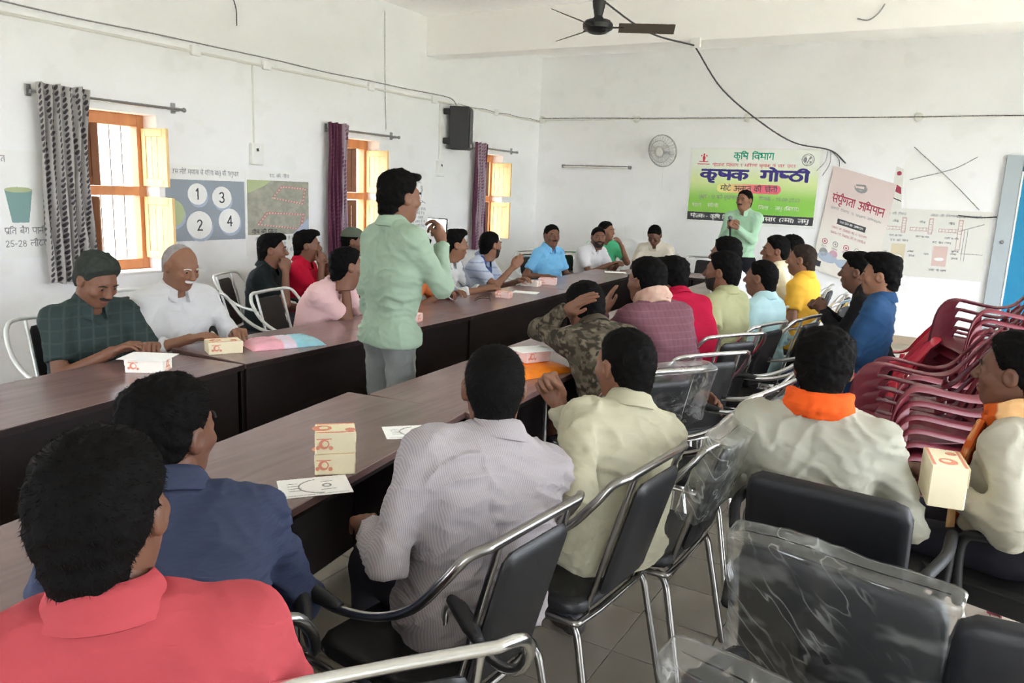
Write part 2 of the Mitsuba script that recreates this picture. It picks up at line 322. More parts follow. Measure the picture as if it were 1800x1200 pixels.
# tube light fitting on the back wall
t = thing('tube_light', 'slim unlit tube light fitting on the back wall', 'light')
add('batten', t, bx(-5.12, -4.08, YB - .03, YB, 1.985, 2.005, .004), 'm_greyplastic')
add('tube', t, tube([(-5.10, YB - .045, 1.98), (-4.10, YB - .045, 1.98)], .012, 10, 0), 'm_offwhite')
for xx in (-5.11, -4.09): add('end_cap', t, bx(xx - .014, xx + .014, YB - .06, YB, 1.965, 2.01, .004), 'm_greyplastic')
# loudspeaker
s = thing('loudspeaker', 'tall black loudspeaker hung high on the window wall', 'loudspeaker')
M = TR(XL + .14, 8.02, 2.07, 24)
pr('m_cabinet', (.035, .035, .038), .5); add('cabinet', s, bx(-.13, .11, -.125, .125, 0, .5, .01), 'm_cabinet', M=M)
add('grille', s, bx(.11, .122, -.115, .115, .02, .48, .004), 'm_black', M=M)
add('badge', s, lathe([(0, .004), (.02, .003), (.024, 0)], 16), 'm_white', M=M @ TR(.122, 0, .05, 0, 90))
for z in (.06, .4): add('bracket', s, bx(-.2, -.12, -.14, -.10, z, z + .07, .006), 'm_black', M=M)
# wall fan
f = thing('wall_fan', 'white oscillating wall fan high on the back wall left of the banner', 'fan')
FM = TR(-3.52, YB - .30, 2.21, -102, 14)     # local +x blows into the room
add('mount', f, cat([bx(-3.80, -3.68, YB - .05, YB, 2.20, 2.36, .012), tube([(-3.74, YB - .04, 2.28), (-3.66, YB - .14, 2.24), (-3.54, YB - .22, 2.21)], .022, 10)]), 'm_offwhite')
add('motor', f, lathe([(0, -.12), (.045, -.11), (.062, -.06), (.062, 0), (.04, .02), (0, .02)], 20), 'm_offwhite', 30, M=FM @ TR(0, 0, 0, 0, 90))
bl = []
for k in range(3):
    P = np.zeros((8, 6, 3)); uu = np.linspace(.03, .175, 8)[:, None]; a = (np.linspace(-.5, .5, 6)[None] * (1.15 - uu * 1.2)) + k * 2.094
    P[..., 1] = uu * np.cos(a); P[..., 2] = uu * np.sin(a); P[..., 0] = .05 + .028 * (a - k * 2.094)
    add('blade', f, grid_sheet(P, .002), 'm_white', True, M=FM)
ring = lambda R, x, r=.004: tube([(x, R * math.cos(a), R * math.sin(a)) for a in np.linspace(0, 2 * math.pi, 33)], r, 5, 0)
gm = [ring(.205, .05, .005), ring(.205, .03, .004), ring(.14, .10), ring(.07, .115)]
for k in range(28):
    a = 2 * math.pi * k / 28; gm.append(tube([(.118, .05 * math.cos(a), .05 * math.sin(a)), (.10, .14 * math.cos(a), .14 * math.sin(a)), (.045, .205 * math.cos(a), .205 * math.sin(a))], .0019, 4, 2))
    gm.append(tube([(.02, .06 * math.cos(a), .06 * math.sin(a)), (0, .14 * math.cos(a), .14 * math.sin(a)), (.04, .205 * math.cos(a), .205 * math.sin(a))], .0019, 4, 2))
add('guard', f, cat(gm), 'm_fangrey', True, M=FM)
add('hub_badge', f, lathe([(0, .012), (.045, .008), (.05, 0)], 20), 'm_white', 30, M=FM @ TR(.118, 0, 0, 0, 90))
add('pull_cord', f, tube([(-3.55, YB - .2, 2.15), (-3.55, YB - .2, 1.72)], .002, 4, 0), 'm_offwhite')
# ceiling fan
f = thing('ceiling_fan', 'dark brown three blade ceiling fan hanging before the beam', 'fan')
cx, cy, cz = -2.80, 6.09, 2.95
add('down_rod', f, tube([(cx, cy, cz + .1), (cx, cy, ZC)], .012, 8, 0), 'm_black')
add('canopy', f, lathe([(.018, .07), (.03, .075), (.05, .16), (.055, .20), (0, .20)][::-1], 20), 'm_black', 30, M=TR(cx, cy, cz))
add('motor', f, lathe([(0, -.05), (.07, -.045), (.12, -.015), (.125, .02), (.10, .05), (.045, .065), (.03, .09), (0, .09)], 28), 'm_black', 30, M=TR(cx, cy, cz))
scene['m_fanblade'] = {'type': 'twosided', 'bsdf': {'type': 'principled', 'base_color': {'type': 'rgb', 'value': [.09, .075, .06]}, 'roughness': .45}}
for a in (25, 145, 265):
    P = np.zeros((10, 5, 3)); u = np.linspace(.17, .62, 10)[:, None]; v = np.linspace(-.5, .5, 5)[None]
    P[..., 0] = u; P[..., 1] = v * (.105 + .03 * (u - .17)); P[..., 2] = -v * .05 - .0
    k = add('blade', f, grid_sheet(P, .004), 'm_fanblade', True, M=TR(cx, cy, cz, a))
    add('blade_arm', f, bx(.10, .21, -.018, .018, -.004, .004, .002), 'm_black', M=TR(cx, cy, cz, a))
# blue door at the right end of the back wall
labels['door_1'] = {'kind': 'structure', 'label': 'blue door in a pale grey frame at the right of the back wall'}
add('frame', 'door_1', cat([bx(.30, .46, YB - .07, YB, 0, 2.22, .006), bx(.46, 1.5, YB - .07, YB, 2.12, 2.22, .006), bx(1.40, 1.5, YB - .07, YB, 0, 2.12, .006)]), 'm_greydoor')
add('leaf', 'door_1', bx(.47, 1.40, YB - .055, YB - .015, .02, 2.11, .004), 'm_bluedoor')
add('bead', 'door_1', bx(.462, .482, YB - .075, YB - .055, .1, 2.05, .003), 'm_white')
add('bolt', 'door_1', trimesh.creation.icosphere(2, .02).apply_translation((.38, YB - .08, 1.28)), 'm_rod', True)
# ------------------------------------------------------------------ tables
def table(label, p0, p1, side, group='dark wood conference tables', depth=.56):
    """p0 -> p1: the edge that faces the inside of the ring; side = +1 when the table lies to the left of p0 -> p1"""
    p0, p1 = np.array(p0, float), np.array(p1, float); L = np.linalg.norm(p1 - p0); a = math.degrees(math.atan2(*(p1 - p0)[::-1]))
    t = thing('conference_table', label, 'table', group); M = TR(p0[0], p0[1], 0, a)
    s = side; Y = lambda a, b: (min(a * s, b * s), max(a * s, b * s))
    e = .003
    add('tabletop', t, bx(e, L - e, *Y(0, depth), .722, .75, .003), 'm_table', M=M)
    add('edge_band', t, bx(e, L - e, *Y(-.002, .001), .724, .748), 'm_edge', M=M)
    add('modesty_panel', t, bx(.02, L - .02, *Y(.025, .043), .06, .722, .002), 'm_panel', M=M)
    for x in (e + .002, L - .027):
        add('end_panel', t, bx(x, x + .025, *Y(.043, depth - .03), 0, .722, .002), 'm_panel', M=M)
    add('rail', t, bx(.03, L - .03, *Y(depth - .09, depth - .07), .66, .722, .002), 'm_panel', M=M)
    return t
table('dark wood table of the window side row, closest to the camera', (-2.62, .50), (-2.878, 2.478), 1)
table('dark wood table of the window side row under the pink and blue folded bag', (-2.88, 2.49), (-2.872, 4.455), 1)
table('dark wood table of the window side row behind the standing man with the phone', (-2.875, 4.465), (-2.98, 6.28), 1)
table('dark wood table at the far end of the window side row', (-2.985, 6.29), (-3.12, 8.39), 1)
table('dark wood table across the far end where the men face the camera, left half', (-3.40, 8.40), (-2.55, 8.40), 1)
table('dark wood table across the far end before the standing speaker', (-2.545, 8.40), (-1.70, 8.40), 1)
table('dark wood table behind the man in the coral shirt at the left picture edge', (-1.68, -1.25), (-1.885, .30), -1)
table('dark wood table with two snack boxes stacked and two printed cards', (-1.888, .325), (-2.168, 2.415), -1)
table('dark wood table carrying the orange packet', (-2.08, 2.44), (-2.185, 4.40), -1)
table('dark wood table of the near row before the man in the crimson shirt', (-2.19, 4.41), (-2.265, 6.38), -1)
table('dark wood table at the far end of the near row', (-2.265, 6.39), (-2.30, 8.38), -1)

# ------------------------------------------------------------------ chairs
def mirror(pts): return [(x, -y, z) for x, y, z in pts]
_side = [(-.325, .17, .885), (-.30, .225, .872), (-.265, .255, .82), (-.19, .268, .735), (-.08, .272, .675), (.05, .272, .648), (.16, .27, .652), (.225, .267, .648), (.25, .265, .615), (.255, .263, .50), (.275, .262, .0)]
def _arch():
    c = spline([p for p in _side], 5)
    return tube(np.vstack([c[::-1], [(-.327, .0, .888)], mirror(c)]), .0115, 8, 0)
def slab_from_outline(fn, nu, nv, th):
    P = np.array([[fn(u, v) for v in np.linspace(0, 1, nv)] for u in np.linspace(0, 1, nu)]); return grid_sheet(P, th)
def cushion(x0, x1, y0, y1, z0, z1, r=.03):
    """soft pad: rounded corners, domed top"""
    base = shapely.geometry.box(x0 + r, y0 + r, x1 - r, y1 - r)
    lay = []; n = 40
    for z, ins in ((z0, .006), (z0 + .008, 0), (z1 - .02, 0), (z1 - .008, .008), (z1, .03)):
        q = base.buffer(r - ins if r > ins else .001, 8); q = q.exterior
        lay.append([(*q.interpolate(k / n, normalized=True).coords[0], z) for k in range(n)])
    V = [p for l in lay for p in l] + [((x0 + x1) / 2, (y0 + y1) / 2, z0), ((x0 + x1) / 2, (y0 + y1) / 2, z1 + .008)]; F = []
    for i in range(len(lay) - 1):
        for k in range(n):
            a, b = i * n + k, i * n + (k + 1) % n; F += [(a, b, b + n), (a, b + n, a + n)]
    for k in range(n):
        F += [(len(V) - 2, (k + 1) % n, k), (len(V) - 1, (len(lay) - 1) * n + k, (len(lay) - 1) * n + (k + 1) % n)]
    return tm(V, F)
_bk = lambda t, y: (-.205 - .115 * t, y, .47 + .405 * t)       # the leaning back plane
_back = xf(cushion(-.19, .19, -.128, .128, 0, .028, .03), TR(0, 0, 0))
BACKM = TR(-.268, 0, .665, 0, -90 - 15.8) 
STEEL = {
    'frame': mikit.ply(_arch(), 'm_chrome', True),
    'seat': mikit.ply(cushion(-.205, .215, -.205, .205, .435, .482, .05), 'm_vinyl', 40),
    'backrest': mikit.ply(xf(_back, BACKM), 'm_vinyl', 40),
    'seat_frame': mikit.ply(tube([(-.21, -.16, .425), (-.21, .16, .425), (-.16, .215, .425), (.18, .222, .425), (.222, .18, .425), (.222, -.18, .425), (.18, -.222, .425), (-.16, -.215, .425), (-.21, -.16, .425)], .0105, 8, 4), 'm_chrome', True),
    'pad': mikit.ply(tube([(.035, .272, .657), (.10, .272, .658), (.17, .27, .66), (.222, .267, .655)], [.012, .02, .02, .013], 10, 4), 'm_pad', True),
    'bar': mikit.ply(tube([(-.19, .135, .42), _bk(.1, .137), _bk(1., .142)], .009, 8, 4), 'm_chrome', True),
    'leg': mikit.ply(tube([(-.17, .20, .425), (-.205, .207, .40), (-.23, .212, .3), (-.295, .225, .0)], .0115, 8, 4), 'm_chrome', True),
    'cross_bar': mikit.ply(tube([(.256, -.262, .24), (.256, .262, .24)], .009, 8, 0), 'm_chrome', True),
    'foot': mikit.ply(lathe([(0, .02), (.015, .02), (.016, 0), (0, 0)][::-1], 10), 'm_pad', 30),
}
FLIP = np.diag([1., -1, 1, 1])
def steel_chair(label, x, y, yaw, tube_mat='m_chrome', group=None, film=False):
    c = thing('steel_chair', label, 'chair', group); M = TR(x, y, 0, yaw)
    add('frame', c, None, tube_mat, shape=STEEL['frame'], M=M); add('seat', c, None, None, shape=STEEL['seat'], M=M); add('backrest', c, None, None, shape=STEEL['backrest'], M=M)
    add('seat_frame', c, None, tube_mat, shape=STEEL['seat_frame'], M=M); add('cross_bar', c, None, tube_mat, shape=STEEL['cross_bar'], M=M)
    for F in (np.eye(4), FLIP):
        add('arm_pad', c, None, None, shape=STEEL['pad'], M=M @ F); add('back_bar', c, None, tube_mat, shape=STEEL['bar'], M=M @ F); add('rear_leg', c, None, tube_mat, shape=STEEL['leg'], M=M @ F)
    if film: add('plastic_film', c, None, None, shape=FILM_SMALL, M=M, label='torn clear plastic wrapping')
    return c
def film_mesh(x0, x1, y0, y1, z0, z1, seed, amp=.012, hem=.1):
    """a bag of clear film pulled over a backrest, open at the bottom: local x thickness"""
    n, m = 56, 30; rg_ = np.random.default_rng(seed); P = np.zeros((n + 1, m, 3))
    a = np.linspace(0, 2 * math.pi, n + 1); hx, hy = (x1 - x0) / 2, (y1 - y0) / 2
    for j in range(m):
        v = j / (m - 1); z = z0 + (z1 - z0) * min(1, v * 1.12) ; ins = 1 - .96 * max(0, (v - .893) / .107) ** 1.5
        cx_, sy_ = np.cos(a), np.sin(a); q = 1 / np.maximum((np.abs(cx_) ** 6 + np.abs(sy_) ** 6) ** (1 / 6), 1e-6)
        P[:, j, 0] = (x0 + x1) / 2 + hx * cx_ * q * ins; P[:, j, 1] = (y0 + y1) / 2 + hy * sy_ * q * (1 - .12 * max(0, (v - .893) / .107)); P[:, j, 2] = z
    N = meshkit.fbm(np.stack([P[..., 0] * 6, P[..., 1] * 9 + P[..., 2] * 5, P[..., 2] * 12 - P[..., 1] * 6], -1) + seed * 7, 4)
    d = amp * (2 * N - .9); rad = P - np.array([(x0 + x1) / 2, (y0 + y1) / 2, 0]); rad[..., 2] = 0; rad /= np.maximum(np.linalg.norm(rad, axis=2, keepdims=True), 1e-6)
    P += rad * d[..., None]; P[..., 2] += .6 * d; P[:, 0, 2] += hem * (N[:, 0] - .5) * 2
    P[-1] = P[0]
    return grid_sheet(P)
FILM_SMALL = mikit.ply(xf(film_mesh(-.05, .05, -.235, .235, -.02, .25, 3), TR(-.268, 0, .665, 0, -15.8)), 'm_film', True)
# padded office chair with a square back
OB = TR(-.27, 0, .47, 0, -12)
OFFICE = {
    'seat': mikit.ply(cushion(-.23, .25, -.25, .25, .41, .49, .07), 'm_vinyl', 40),
    'backrest': mikit.ply(xf(cushion(-.20, .18, -.222, .222, -.026, .026, .045), OB @ TR(0, 0, .20, 0, -90)), 'm_vinylgrey', 40),
    'spine': mikit.ply(tube([(-.05, 0, .40), (-.24, 0, .40), (-.30, 0, .48), (-.33, 0, .62)], .022, 8, 4, .5), 'm_pad', True),
    'arm': mikit.ply(tube([(.05, .23, .42), (.05, .29, .44), (.06, .30, .62), (.0, .30, .66), (-.16, .30, .66), (-.29, .26, .63)], .017, 8, 5), 'm_pad', True),
    'leg': mikit.ply(tube([(.2, .2, .41), (.215, .21, .38), (.24, .23, 0)], .0125, 8, 4), 'm_darktube', True),
    'rear_leg': mikit.ply(tube([(-.2, .2, .41), (-.215, .21, .38), (-.26, .23, 0)], .0125, 8, 4), 'm_darktube', True),
}
FILM_BIG = [mikit.ply(xf(film_mesh(-.042, .044, -.246, .246, -.03, .405, s, .016), OB), 'm_film', True) for s in (5, 9)]
def office_chair(label, x, y, yaw, film=None, group=None, mat='m_vinylgrey'):
    c = thing('office_chair', label, 'chair', group); M = TR(x, y, 0, yaw)
    add('seat', c, None, None, shape=OFFICE['seat'], M=M); add('backrest', c, None, mat, shape=OFFICE['backrest'], M=M); add('spine', c, None, None, shape=OFFICE['spine'], M=M)
    for F in (np.eye(4), FLIP):
        for nme in ('arm', 'leg', 'rear_leg'): add(nme, c, None, None, shape=OFFICE[nme], M=M @ F)
    if film is not None: add('plastic_film', c, None, None, shape=FILM_BIG[film], M=M, label='wrinkled clear plastic wrapping')
    return c
# moulded plastic armchair, facing local +x
def ribbon(path, wid, lip=.016, th=.006, n=4, flip=False):
    """a band along the path; wid: vector from the outer to the inner edge at every path point; the outer edge carries a turned-down lip"""
    p = spline(path, n); w = spline(wid, n); t = np.gradient(p, axis=0); nn = np.cross(t, w); nn /= np.maximum(np.linalg.norm(nn, axis=1, keepdims=True), 1e-9)
    if flip: nn = -nn
    rows = [p - nn * lip, p - nn * lip * .25 + w * .06, p + w * .18, p + w * .6, p + w - nn * lip * .1]
    P = np.stack(rows, 1)
    return grid_sheet(P, -th if flip else th)
def _mono():
    parts = {}
    def seat(u, v):
        y = (u - .5) * (.46 - .04 * v); x = .23 - .43 * v
        z = .41 - .02 * math.sin(math.pi * min(1, v * 1.1))
        if v < .16: z -= .05 * (1 - v / .16) ** 2
        return x, y, z
    parts['seat'] = slab_from_outline(seat, 16, 14, -.006)
    R = lambda t, y: (-.185 - .175 * t ** 1.1 - .02 * (1 - (2 * y / .44) ** 2), y, .41 + .44 * t)
    top = tube([R(.95 + .06 * math.cos(a), .19 * math.sin(a)) for a in np.linspace(-1.57, 1.57, 11)], [.014, .026, .03, .026, .014], 8, 2, .4)
    low = tube([R(.10, y) for y in np.linspace(-.19, .19, 7)], .02, 8, 2, .4)
    parts['top_rail'] = top; parts['lower_rail'] = low
    sl = [tube([R(t, y * (1 - .06 * t)) for t in np.linspace(.08, .97, 7)], .029, 6, 2, .16) for y in (-.13, -.065, 0, .065, .13)]
    def side(s):
        path = [(.285, s * .285, 0), (.262, s * .278, .25), (.238, s * .272, .52), (.20, s * .27, .62), (.13, s * .27, .648), (0, s * .266, .628), (-.12, s * .256, .612), (-.205, s * .245, .64), (-.27, s * .232, .715), (-.33, s * .215, .80), (-.367, s * .195, .862)]
        wid = [(-.06, -s * .02, 0), (-.075, -s * .02, 0), (-.085, -s * .03, -.02), (-.05, -s * .07, -.03), (-.01, -s * .085, 0), (0, -s * .085, 0), (0, -s * .08, 0), (.01, -s * .07, 0), (.02, -s * .06, .01), (.02, -s * .055, .01), (.01, -s * .05, .01)]
        return ribbon(path, wid, .02, .006, 3, flip=s < 0)
    def rear(s):
        path = [(-.33, s * .265, 0), (-.27, s * .255, .22), (-.205, s * .235, .44), (-.20, s * .24, .60)]
        return ribbon(path, [(.05, -s * .03, 0), (.065, -s * .03, 0), (.06, -s * .03, 0), (.03, -s * .03, 0)], .016, .006, 3, flip=s > 0)
    parts['arm'] = [side(1), side(-1)]
    parts['leg'] = [rear(1), rear(-1)]
    return parts, sl
_mp, _ms = _mono()
MONO = {'seat': mikit.ply(_mp['seat'], 'm_maroon', 40), 'top_rail': mikit.ply(_mp['top_rail'], 'm_maroon', True), 'lower_rail': mikit.ply(_mp['lower_rail'], 'm_maroon', True), 'slat': [mikit.ply(m, 'm_maroon', True) for m in _ms], 'arm': [mikit.ply(m, 'm_maroon', 50) for m in _mp['arm']], 'leg': [mikit.ply(m, 'm_maroon', 50) for m in _mp['leg']]}
def plastic_chair(label, M, mat='m_maroon', group=None):
    c = thing('plastic_chair', label, 'chair', group)
    add('seat', c, None, mat, shape=MONO['seat'], M=M); add('top_rail', c, None, mat, shape=MONO['top_rail'], M=M); add('lower_rail', c, None, mat, shape=MONO['lower_rail'], M=M)
    for s in MONO['slat']: add('slat', c, None, mat, shape=s, M=M)
    for s in MONO['arm']: add('arm', c, None, mat, shape=s, M=M)
    for s in MONO['leg']: add('rear_leg', c, None, mat, shape=s, M=M)
    return c
def stack(n, x, y, yaw, where, group, rise=.056, lean=.004, mat='m_maroon'):
    for i in range(n):
        M = TR(x, y, 0, yaw) @ TR(lean * i, 0, rise * i) @ np.diag([.92, .92, .92, 1.])
        pos = ['topmost', 'second from top', 'third from top', 'fourth from top', 'fifth from top', 'sixth from top', 'seventh from top', 'eighth from top', 'ninth from top'][n - 1 - i] if i else 'bottom one'
        plastic_chair(f'maroon armchair, {pos} in {where}', M, mat, group)
stack(7, -.03, 3.62, 203, 'the stack nearest the camera at right', 'chairs of the nearest maroon stack')
stack(5, -.06, 4.42, 200, 'the second stack behind the nearest one', 'chairs of the second maroon stack')
stack(5, .12, 5.85, 196, 'the stack closest to the back wall', 'chairs of the maroon stack by the back wall')
stack(10, .24, 5.12, 200, 'the tall stack at the right picture edge', 'chairs of the tall maroon stack')
# empty steel chairs
# ------------------------------------------------------------------ Devanagari lettering from strokes
def arc(cx, cy, rx, ry, a0, a1, n=12):
    return [(cx + rx * math.cos(math.radians(a)), cy + ry * math.sin(math.radians(a))) for a in np.linspace(a0, a1, n)]
S_ = lambda x: [(x, 0), (x, 1)]
GL = {   # width, strokes; head line at y = 1
 'क': (1.0, [S_(.5), arc(.27, .46, .23, .22, 15, 345), [(.5, .62), (.62, .68), (.8, .64), (.88, .5), (.84, .3), (.74, .18)]]),
 'ष': (.85, [S_(.7), [(.14, 1), (.14, .62)] + arc(.38, .58, .24, .22, 180, 290) + [(.7, .5)], [(.16, .74), (.68, .42)]]),
 'प': (.85, [S_(.7), [(.14, 1), (.14, .58)] + arc(.38, .54, .24, .22, 180, 290) + [(.7, .46)]]),
 'व': (.85, [S_(.7), arc(.40, .44, .27, .24, 25, 335)]), 'ब': (.85, [S_(.7), arc(.40, .44, .27, .24, 25, 335), [(.2, .6), (.6, .3)]]),
 'भ': (.95, [S_(.8), arc(.16, .82, .09, .09, 0, 330), [(.25, .9), (.32, .6), (.22, .36), (.8, .36)], arc(.2, .36, .07, .07, 0, 330)]),
 'ग': (.8, [S_(.66), [(.28, 1), (.28, .42)] + arc(.2, .40, .08, .08, 0, -200)]),
 'ज': (.95, [S_(.82), [(.36, .56), (.82, .56)], [(.36, .56), (.2, .44), (.16, .24), (.32, .12), (.52, .2)]]),
 'न': (.85, [S_(.7), [(.14, .5), (.7, .5)], arc(.16, .43, .08, .08, 0, 330)]),
 'ट': (.8, [[(.42, 1), (.42, .78)] + arc(.46, .42, .32, .34, 100, 330)]),
 'ठ': (.85, [[(.42, 1), (.42, .76)], arc(.42, .40, .32, .34, 90, 450, 18)]),
 'म': (.9, [S_(.76), [(.24, 1), (.24, .42), (.76, .42)], arc(.18, .36, .08, .08, 40, 330)]),
 'ख': (1.15, [S_(1.0), [(.26, 1), (.32, .76), (.16, .58), (.26, .5), (.5, .0), (.62, .1)], arc(.72, .46, .25, .22, 25, 335)]),
 'त': (.85, [S_(.7), [(.7, .62)] + arc(.44, .38, .28, .24, 70, 250)]),
 'स': (1.0, [S_(.85), [(.26, 1), (.32, .76), (.16, .56), (.44, .02)], [(.30, .46), (.85, .46)]]),
 'र': (.6, [[(.28, 1), (.36, .78), (.18, .56), (.46, .02)]]),
 'ण': (.95, [S_(.8), [(.14, 1), (.14, .62)] + arc(.31, .58, .17, .18, 180, 360) + [(.48, 1)]]),
 'य': (.9, [S_(.76), [(.18, 1), (.30, .82), (.18, .6), (.34, .42), (.76, .46)]]),
 'द': (.75, [[(.44, 1), (.44, .78)] + arc(.42, .52, .28, .24, 90, 300) + [(.42, .32), (.62, .0)]]),
 'ल': (1.0, [S_(.85), arc(.26, .36, .18, .26, 270, 20) + arc(.6, .46, .2, .16, 180, 0), ]),
 'ह': (.8, [[(.42, 1), (.42, .82), (.2, .7), (.52, .56), (.22, .4), (.24, .22), (.56, .08)]]),
 'च': (.9, [S_(.76), [(.14, .6), (.76, .6)], [(.3, .6)] + arc(.42, .38, .2, .2, 160, 330)]),
 'अ': (1.1, [S_(.95), arc(.30, .74, .22, .2, 130, -80), arc(.30, .32, .26, .24, 80, -140), [(.5, .5), (.95, .5)]]),
 'इ': (.8, [[(.42, 1), (.42, .8), (.2, .68), (.5, .56), (.28, .44), (.2, .26), (.42, .12), (.56, -.05)]]),
 'उ': (.85, [arc(.36, .74, .22, .2, 110, -80), arc(.36, .3, .28, .26, 80, -150), [(.5, .5), (.74, .42)]]),
 'ष्': (.6, [[(.14, 1), (.14, .62)] + arc(.34, .58, .2, .2, 180, 300) + [(.5, .56)], [(.16, .74), (.52, .44)]]),
 'त्': (.5, [[(.5, .6)] + arc(.36, .38, .22, .22, 70, 250)]),
 'प्र': (.85, [S_(.7), [(.14, 1), (.14, .58)] + arc(.38, .54, .24, .22, 180, 290) + [(.7, .46)], [(.7, .3), (.36, .06)]]),
 'ा': (.32, [S_(.18)]), 'ी': (.34, [S_(.18), arc(-.06, 1.0, .24, .30, 0, 170)]),
 '-': (.5, [[(.08, .45), (.42, .45)]]), ':': (.3, [[(.15, .62), (.15, .68)], [(.15, .18), (.15, .24)]]), '.': (.28, [[(.12, .0), (.12, .06)]]), '(': (.36, [arc(.36, .45, .24, .6, 120, 240)]), ')': (.36, [arc(.0, .45, .24, .6, 60, -60)]),
 '/': (.4, [[(.05, -.05), (.35, 1)]]),
 '1': (.5, [[(.1, .8), (.28, 1), (.28, 0)]]), '2': (.7, [arc(.33, .72, .25, .26, 160, -20) + [(.1, 0), (.6, 0)]]), '3': (.7, [arc(.3, .74, .24, .24, 150, -80), arc(.3, .26, .27, .26, 80, -150)]),
 '4': (.75, [[(.5, 0), (.5, 1), (.08, .3), (.66, .3)]]), '0': (.7, [arc(.33, .5, .25, .5, 0, 360, 20)]), '8': (.7, [arc(.33, .74, .22, .24, 0, 360, 16), arc(.33, .25, .26, .26, 0, 360, 16)]), '5': (.7, [[(.58, 1), (.16, 1), (.12, .55)] + arc(.32, .3, .26, .28, 110, -140)]),
}
ABOVE = {'े': [[(-.12, 1.02), (-.32, 1.30), (-.46, 1.36)]], 'ै': [[(-.12, 1.02), (-.36, 1.3)], [(-.12, 1.02), (-.2, 1.38)]], 'ं': [[(-.35, 1.26), (-.33, 1.30)]], 'र्': [arc(-.2, 1.18, .14, .18, -60, 180)]}
BELOW = {'ु': [arc(-.32, -.22, .16, .14, 90, 330)], 'ू': [[(-.1, -.02)] + arc(-.34, -.18, .16, .16, 60, 250) + [(-.2, -.4)]], 'ृ': [[(-.25, -.02)] + arc(-.30, -.2, .14, .14, 90, 300)]}
NOHEAD = set('-:.()/12340858')
def deva(text, h, weight=.11, sp=.06):
    """Devanagari words as one shapely shape; h = the height from base line to head line; order of signs as drawn"""
    x = 0; G = []; clusters = []
    i = 0
    def stroke(s, ox, w=weight): G.append(LineString([(a + ox, b) for a, b in s]).buffer(w / 2, 4, cap_style=2 if False else 1))
    toks = text
    head0 = None
    def endhead():
        nonlocal head0
        if head0 is not None: G.append(sbox(head0, 1 - weight * .55, x, 1 + weight * .55)); head0 = None
    while i < len(toks):
        c = toks[i]
        for L_ in (3, 2):
            if toks[i:i + L_] in GL: c = toks[i:i + L_]; break
        if toks[i:i + 2] == 'र्' and c not in ('र',) or toks[i:i + 2] == 'र्': c = 'र्'
        if c == ' ': endhead(); x += .55; i += 1; continue
        nxt = toks[i + len(c):i + len(c) + 1]
        if c == 'ो':
            w = .32; stroke(S_(.18), x); 
            for s in ABOVE['े']: stroke(s, x + .28)
            x += w
        elif c in ABOVE or c in BELOW:
            for s in (ABOVE.get(c) or BELOW.get(c)): stroke(s, x)
        elif c in GL:
            if c not in NOHEAD and head0 is None: head0 = x
            if c in NOHEAD: endhead()
            if nxt == 'ि':                                     # short i stands before its letter
                stroke(S_(.14), x); stroke(arc(.46, 1.0, .32, .30, 180, 10), x); x += .30
            w, st = GL[c]
            for s in st: stroke(s, x)
            x += w + (sp if c in NOHEAD else 0)
        i += len(c)
    endhead()
    g = unary_union(G).simplify(.008)
    return shapely.affinity.scale(g, h, h, origin=(0, 0)), x * h
# flat prints: local x along the sheet, y up the sheet, z out of it
def on_left(y0, z0): return np.array([[0, 0, 1, XL + .004], [1, 0, 0, y0], [0, 1, 0, z0], [0, 0, 0, 1.]]) 
def on_back(x0, z0): return np.array([[1, 0, 0, x0], [0, 0, -1, YB - .004], [0, 1, 0, z0], [0, 0, 0, 1.]])
class Sheet:
    def __init__(s, k, M, sx=1): s.k, s.M, s.sx, s.n = k, M, sx, 0
    def put(s, name, poly, mat, z=.0012, h=.0008, label=None):
        m = extrude(poly, h); m.apply_translation((0, 0, z)); 
        v = (np.c_[m.vertices, np.ones(len(m.vertices))] @ np.asarray(s.M).T)[:, :3]
        add(name, s.k, tm(v, m.faces), mat, False, label=label)
    def text(s, t, x, y, h, mat, w=.11, width=None, center=False, z=.0022, name='lettering', skew=0):
        g, L = deva(t, h, w)
        if width: g = shapely.affinity.scale(g, width / L, 1, origin=(0, 0)); L = width
        g = shapely.affinity.translate(g, x - (L / 2 if center else 0), y); s.put(name, g, mat, z)
R_ = lambda x0, y0, x1, y1: sbox(x0, y0, x1, y1)
disc = lambda x, y, r, ry=None: shapely.affinity.scale(Point(x, y).buffer(1, 12), r, ry or r)
line = lambda pts, w: LineString(pts).buffer(w / 2, 2, cap_style=2)
def sheet_thing(label, cat_, M, poly, mat, th=.0012, name='poster', group=None):
    k = thing(name, label, cat_, group); s = Sheet(k, M); s.put('sheet', poly, mat, 0, th); return s
# --- the green banner: the main heading on a white to green ground
BW, BH = 1.60, .92
def banner_col(p, n, uv):
    u = (p.x + 3.23) / BW; v = (p.z - 1.33) / BH
    c = mx((.85, .88, .80), (.72, .82, .40), ss(.85, .55, v)); c = mx(c, (.30, .62, .10), ss(.60, .28, v)); c = mx(c, (.18, .55, .08), ss(.5, .0, dr.abs(u - .62)) * ss(.5, .1, v) * .6)
    return c
pr('m_banner', mikit.proc(banner_col), .6)
pr('m_pill', mikit.proc(lambda p, n, uv: mx((.85, .80, .30), (.80, .16, .22), ss(-2.85, -2.3, p.x))), .6)
bn = sheet_thing('green and white meeting banner with Hindi headings behind the standing speaker', 'banner', on_back(-3.23, 1.335), R_(0, 0, BW, BH), 'm_banner', name='banner')
bn.put('border', R_(-.03, -.035, BW + .03, BH + .01).difference(R_(0.001, 0.001, BW - .001, BH - .001)), 'm_white', 0, .0012)
bn.put('band', R_(0, .0, BW, .105), 'm_ink', .0013)
bn.text('कृषि विभाग', .80, .795, .075, 'm_teal', .16, .50, True)
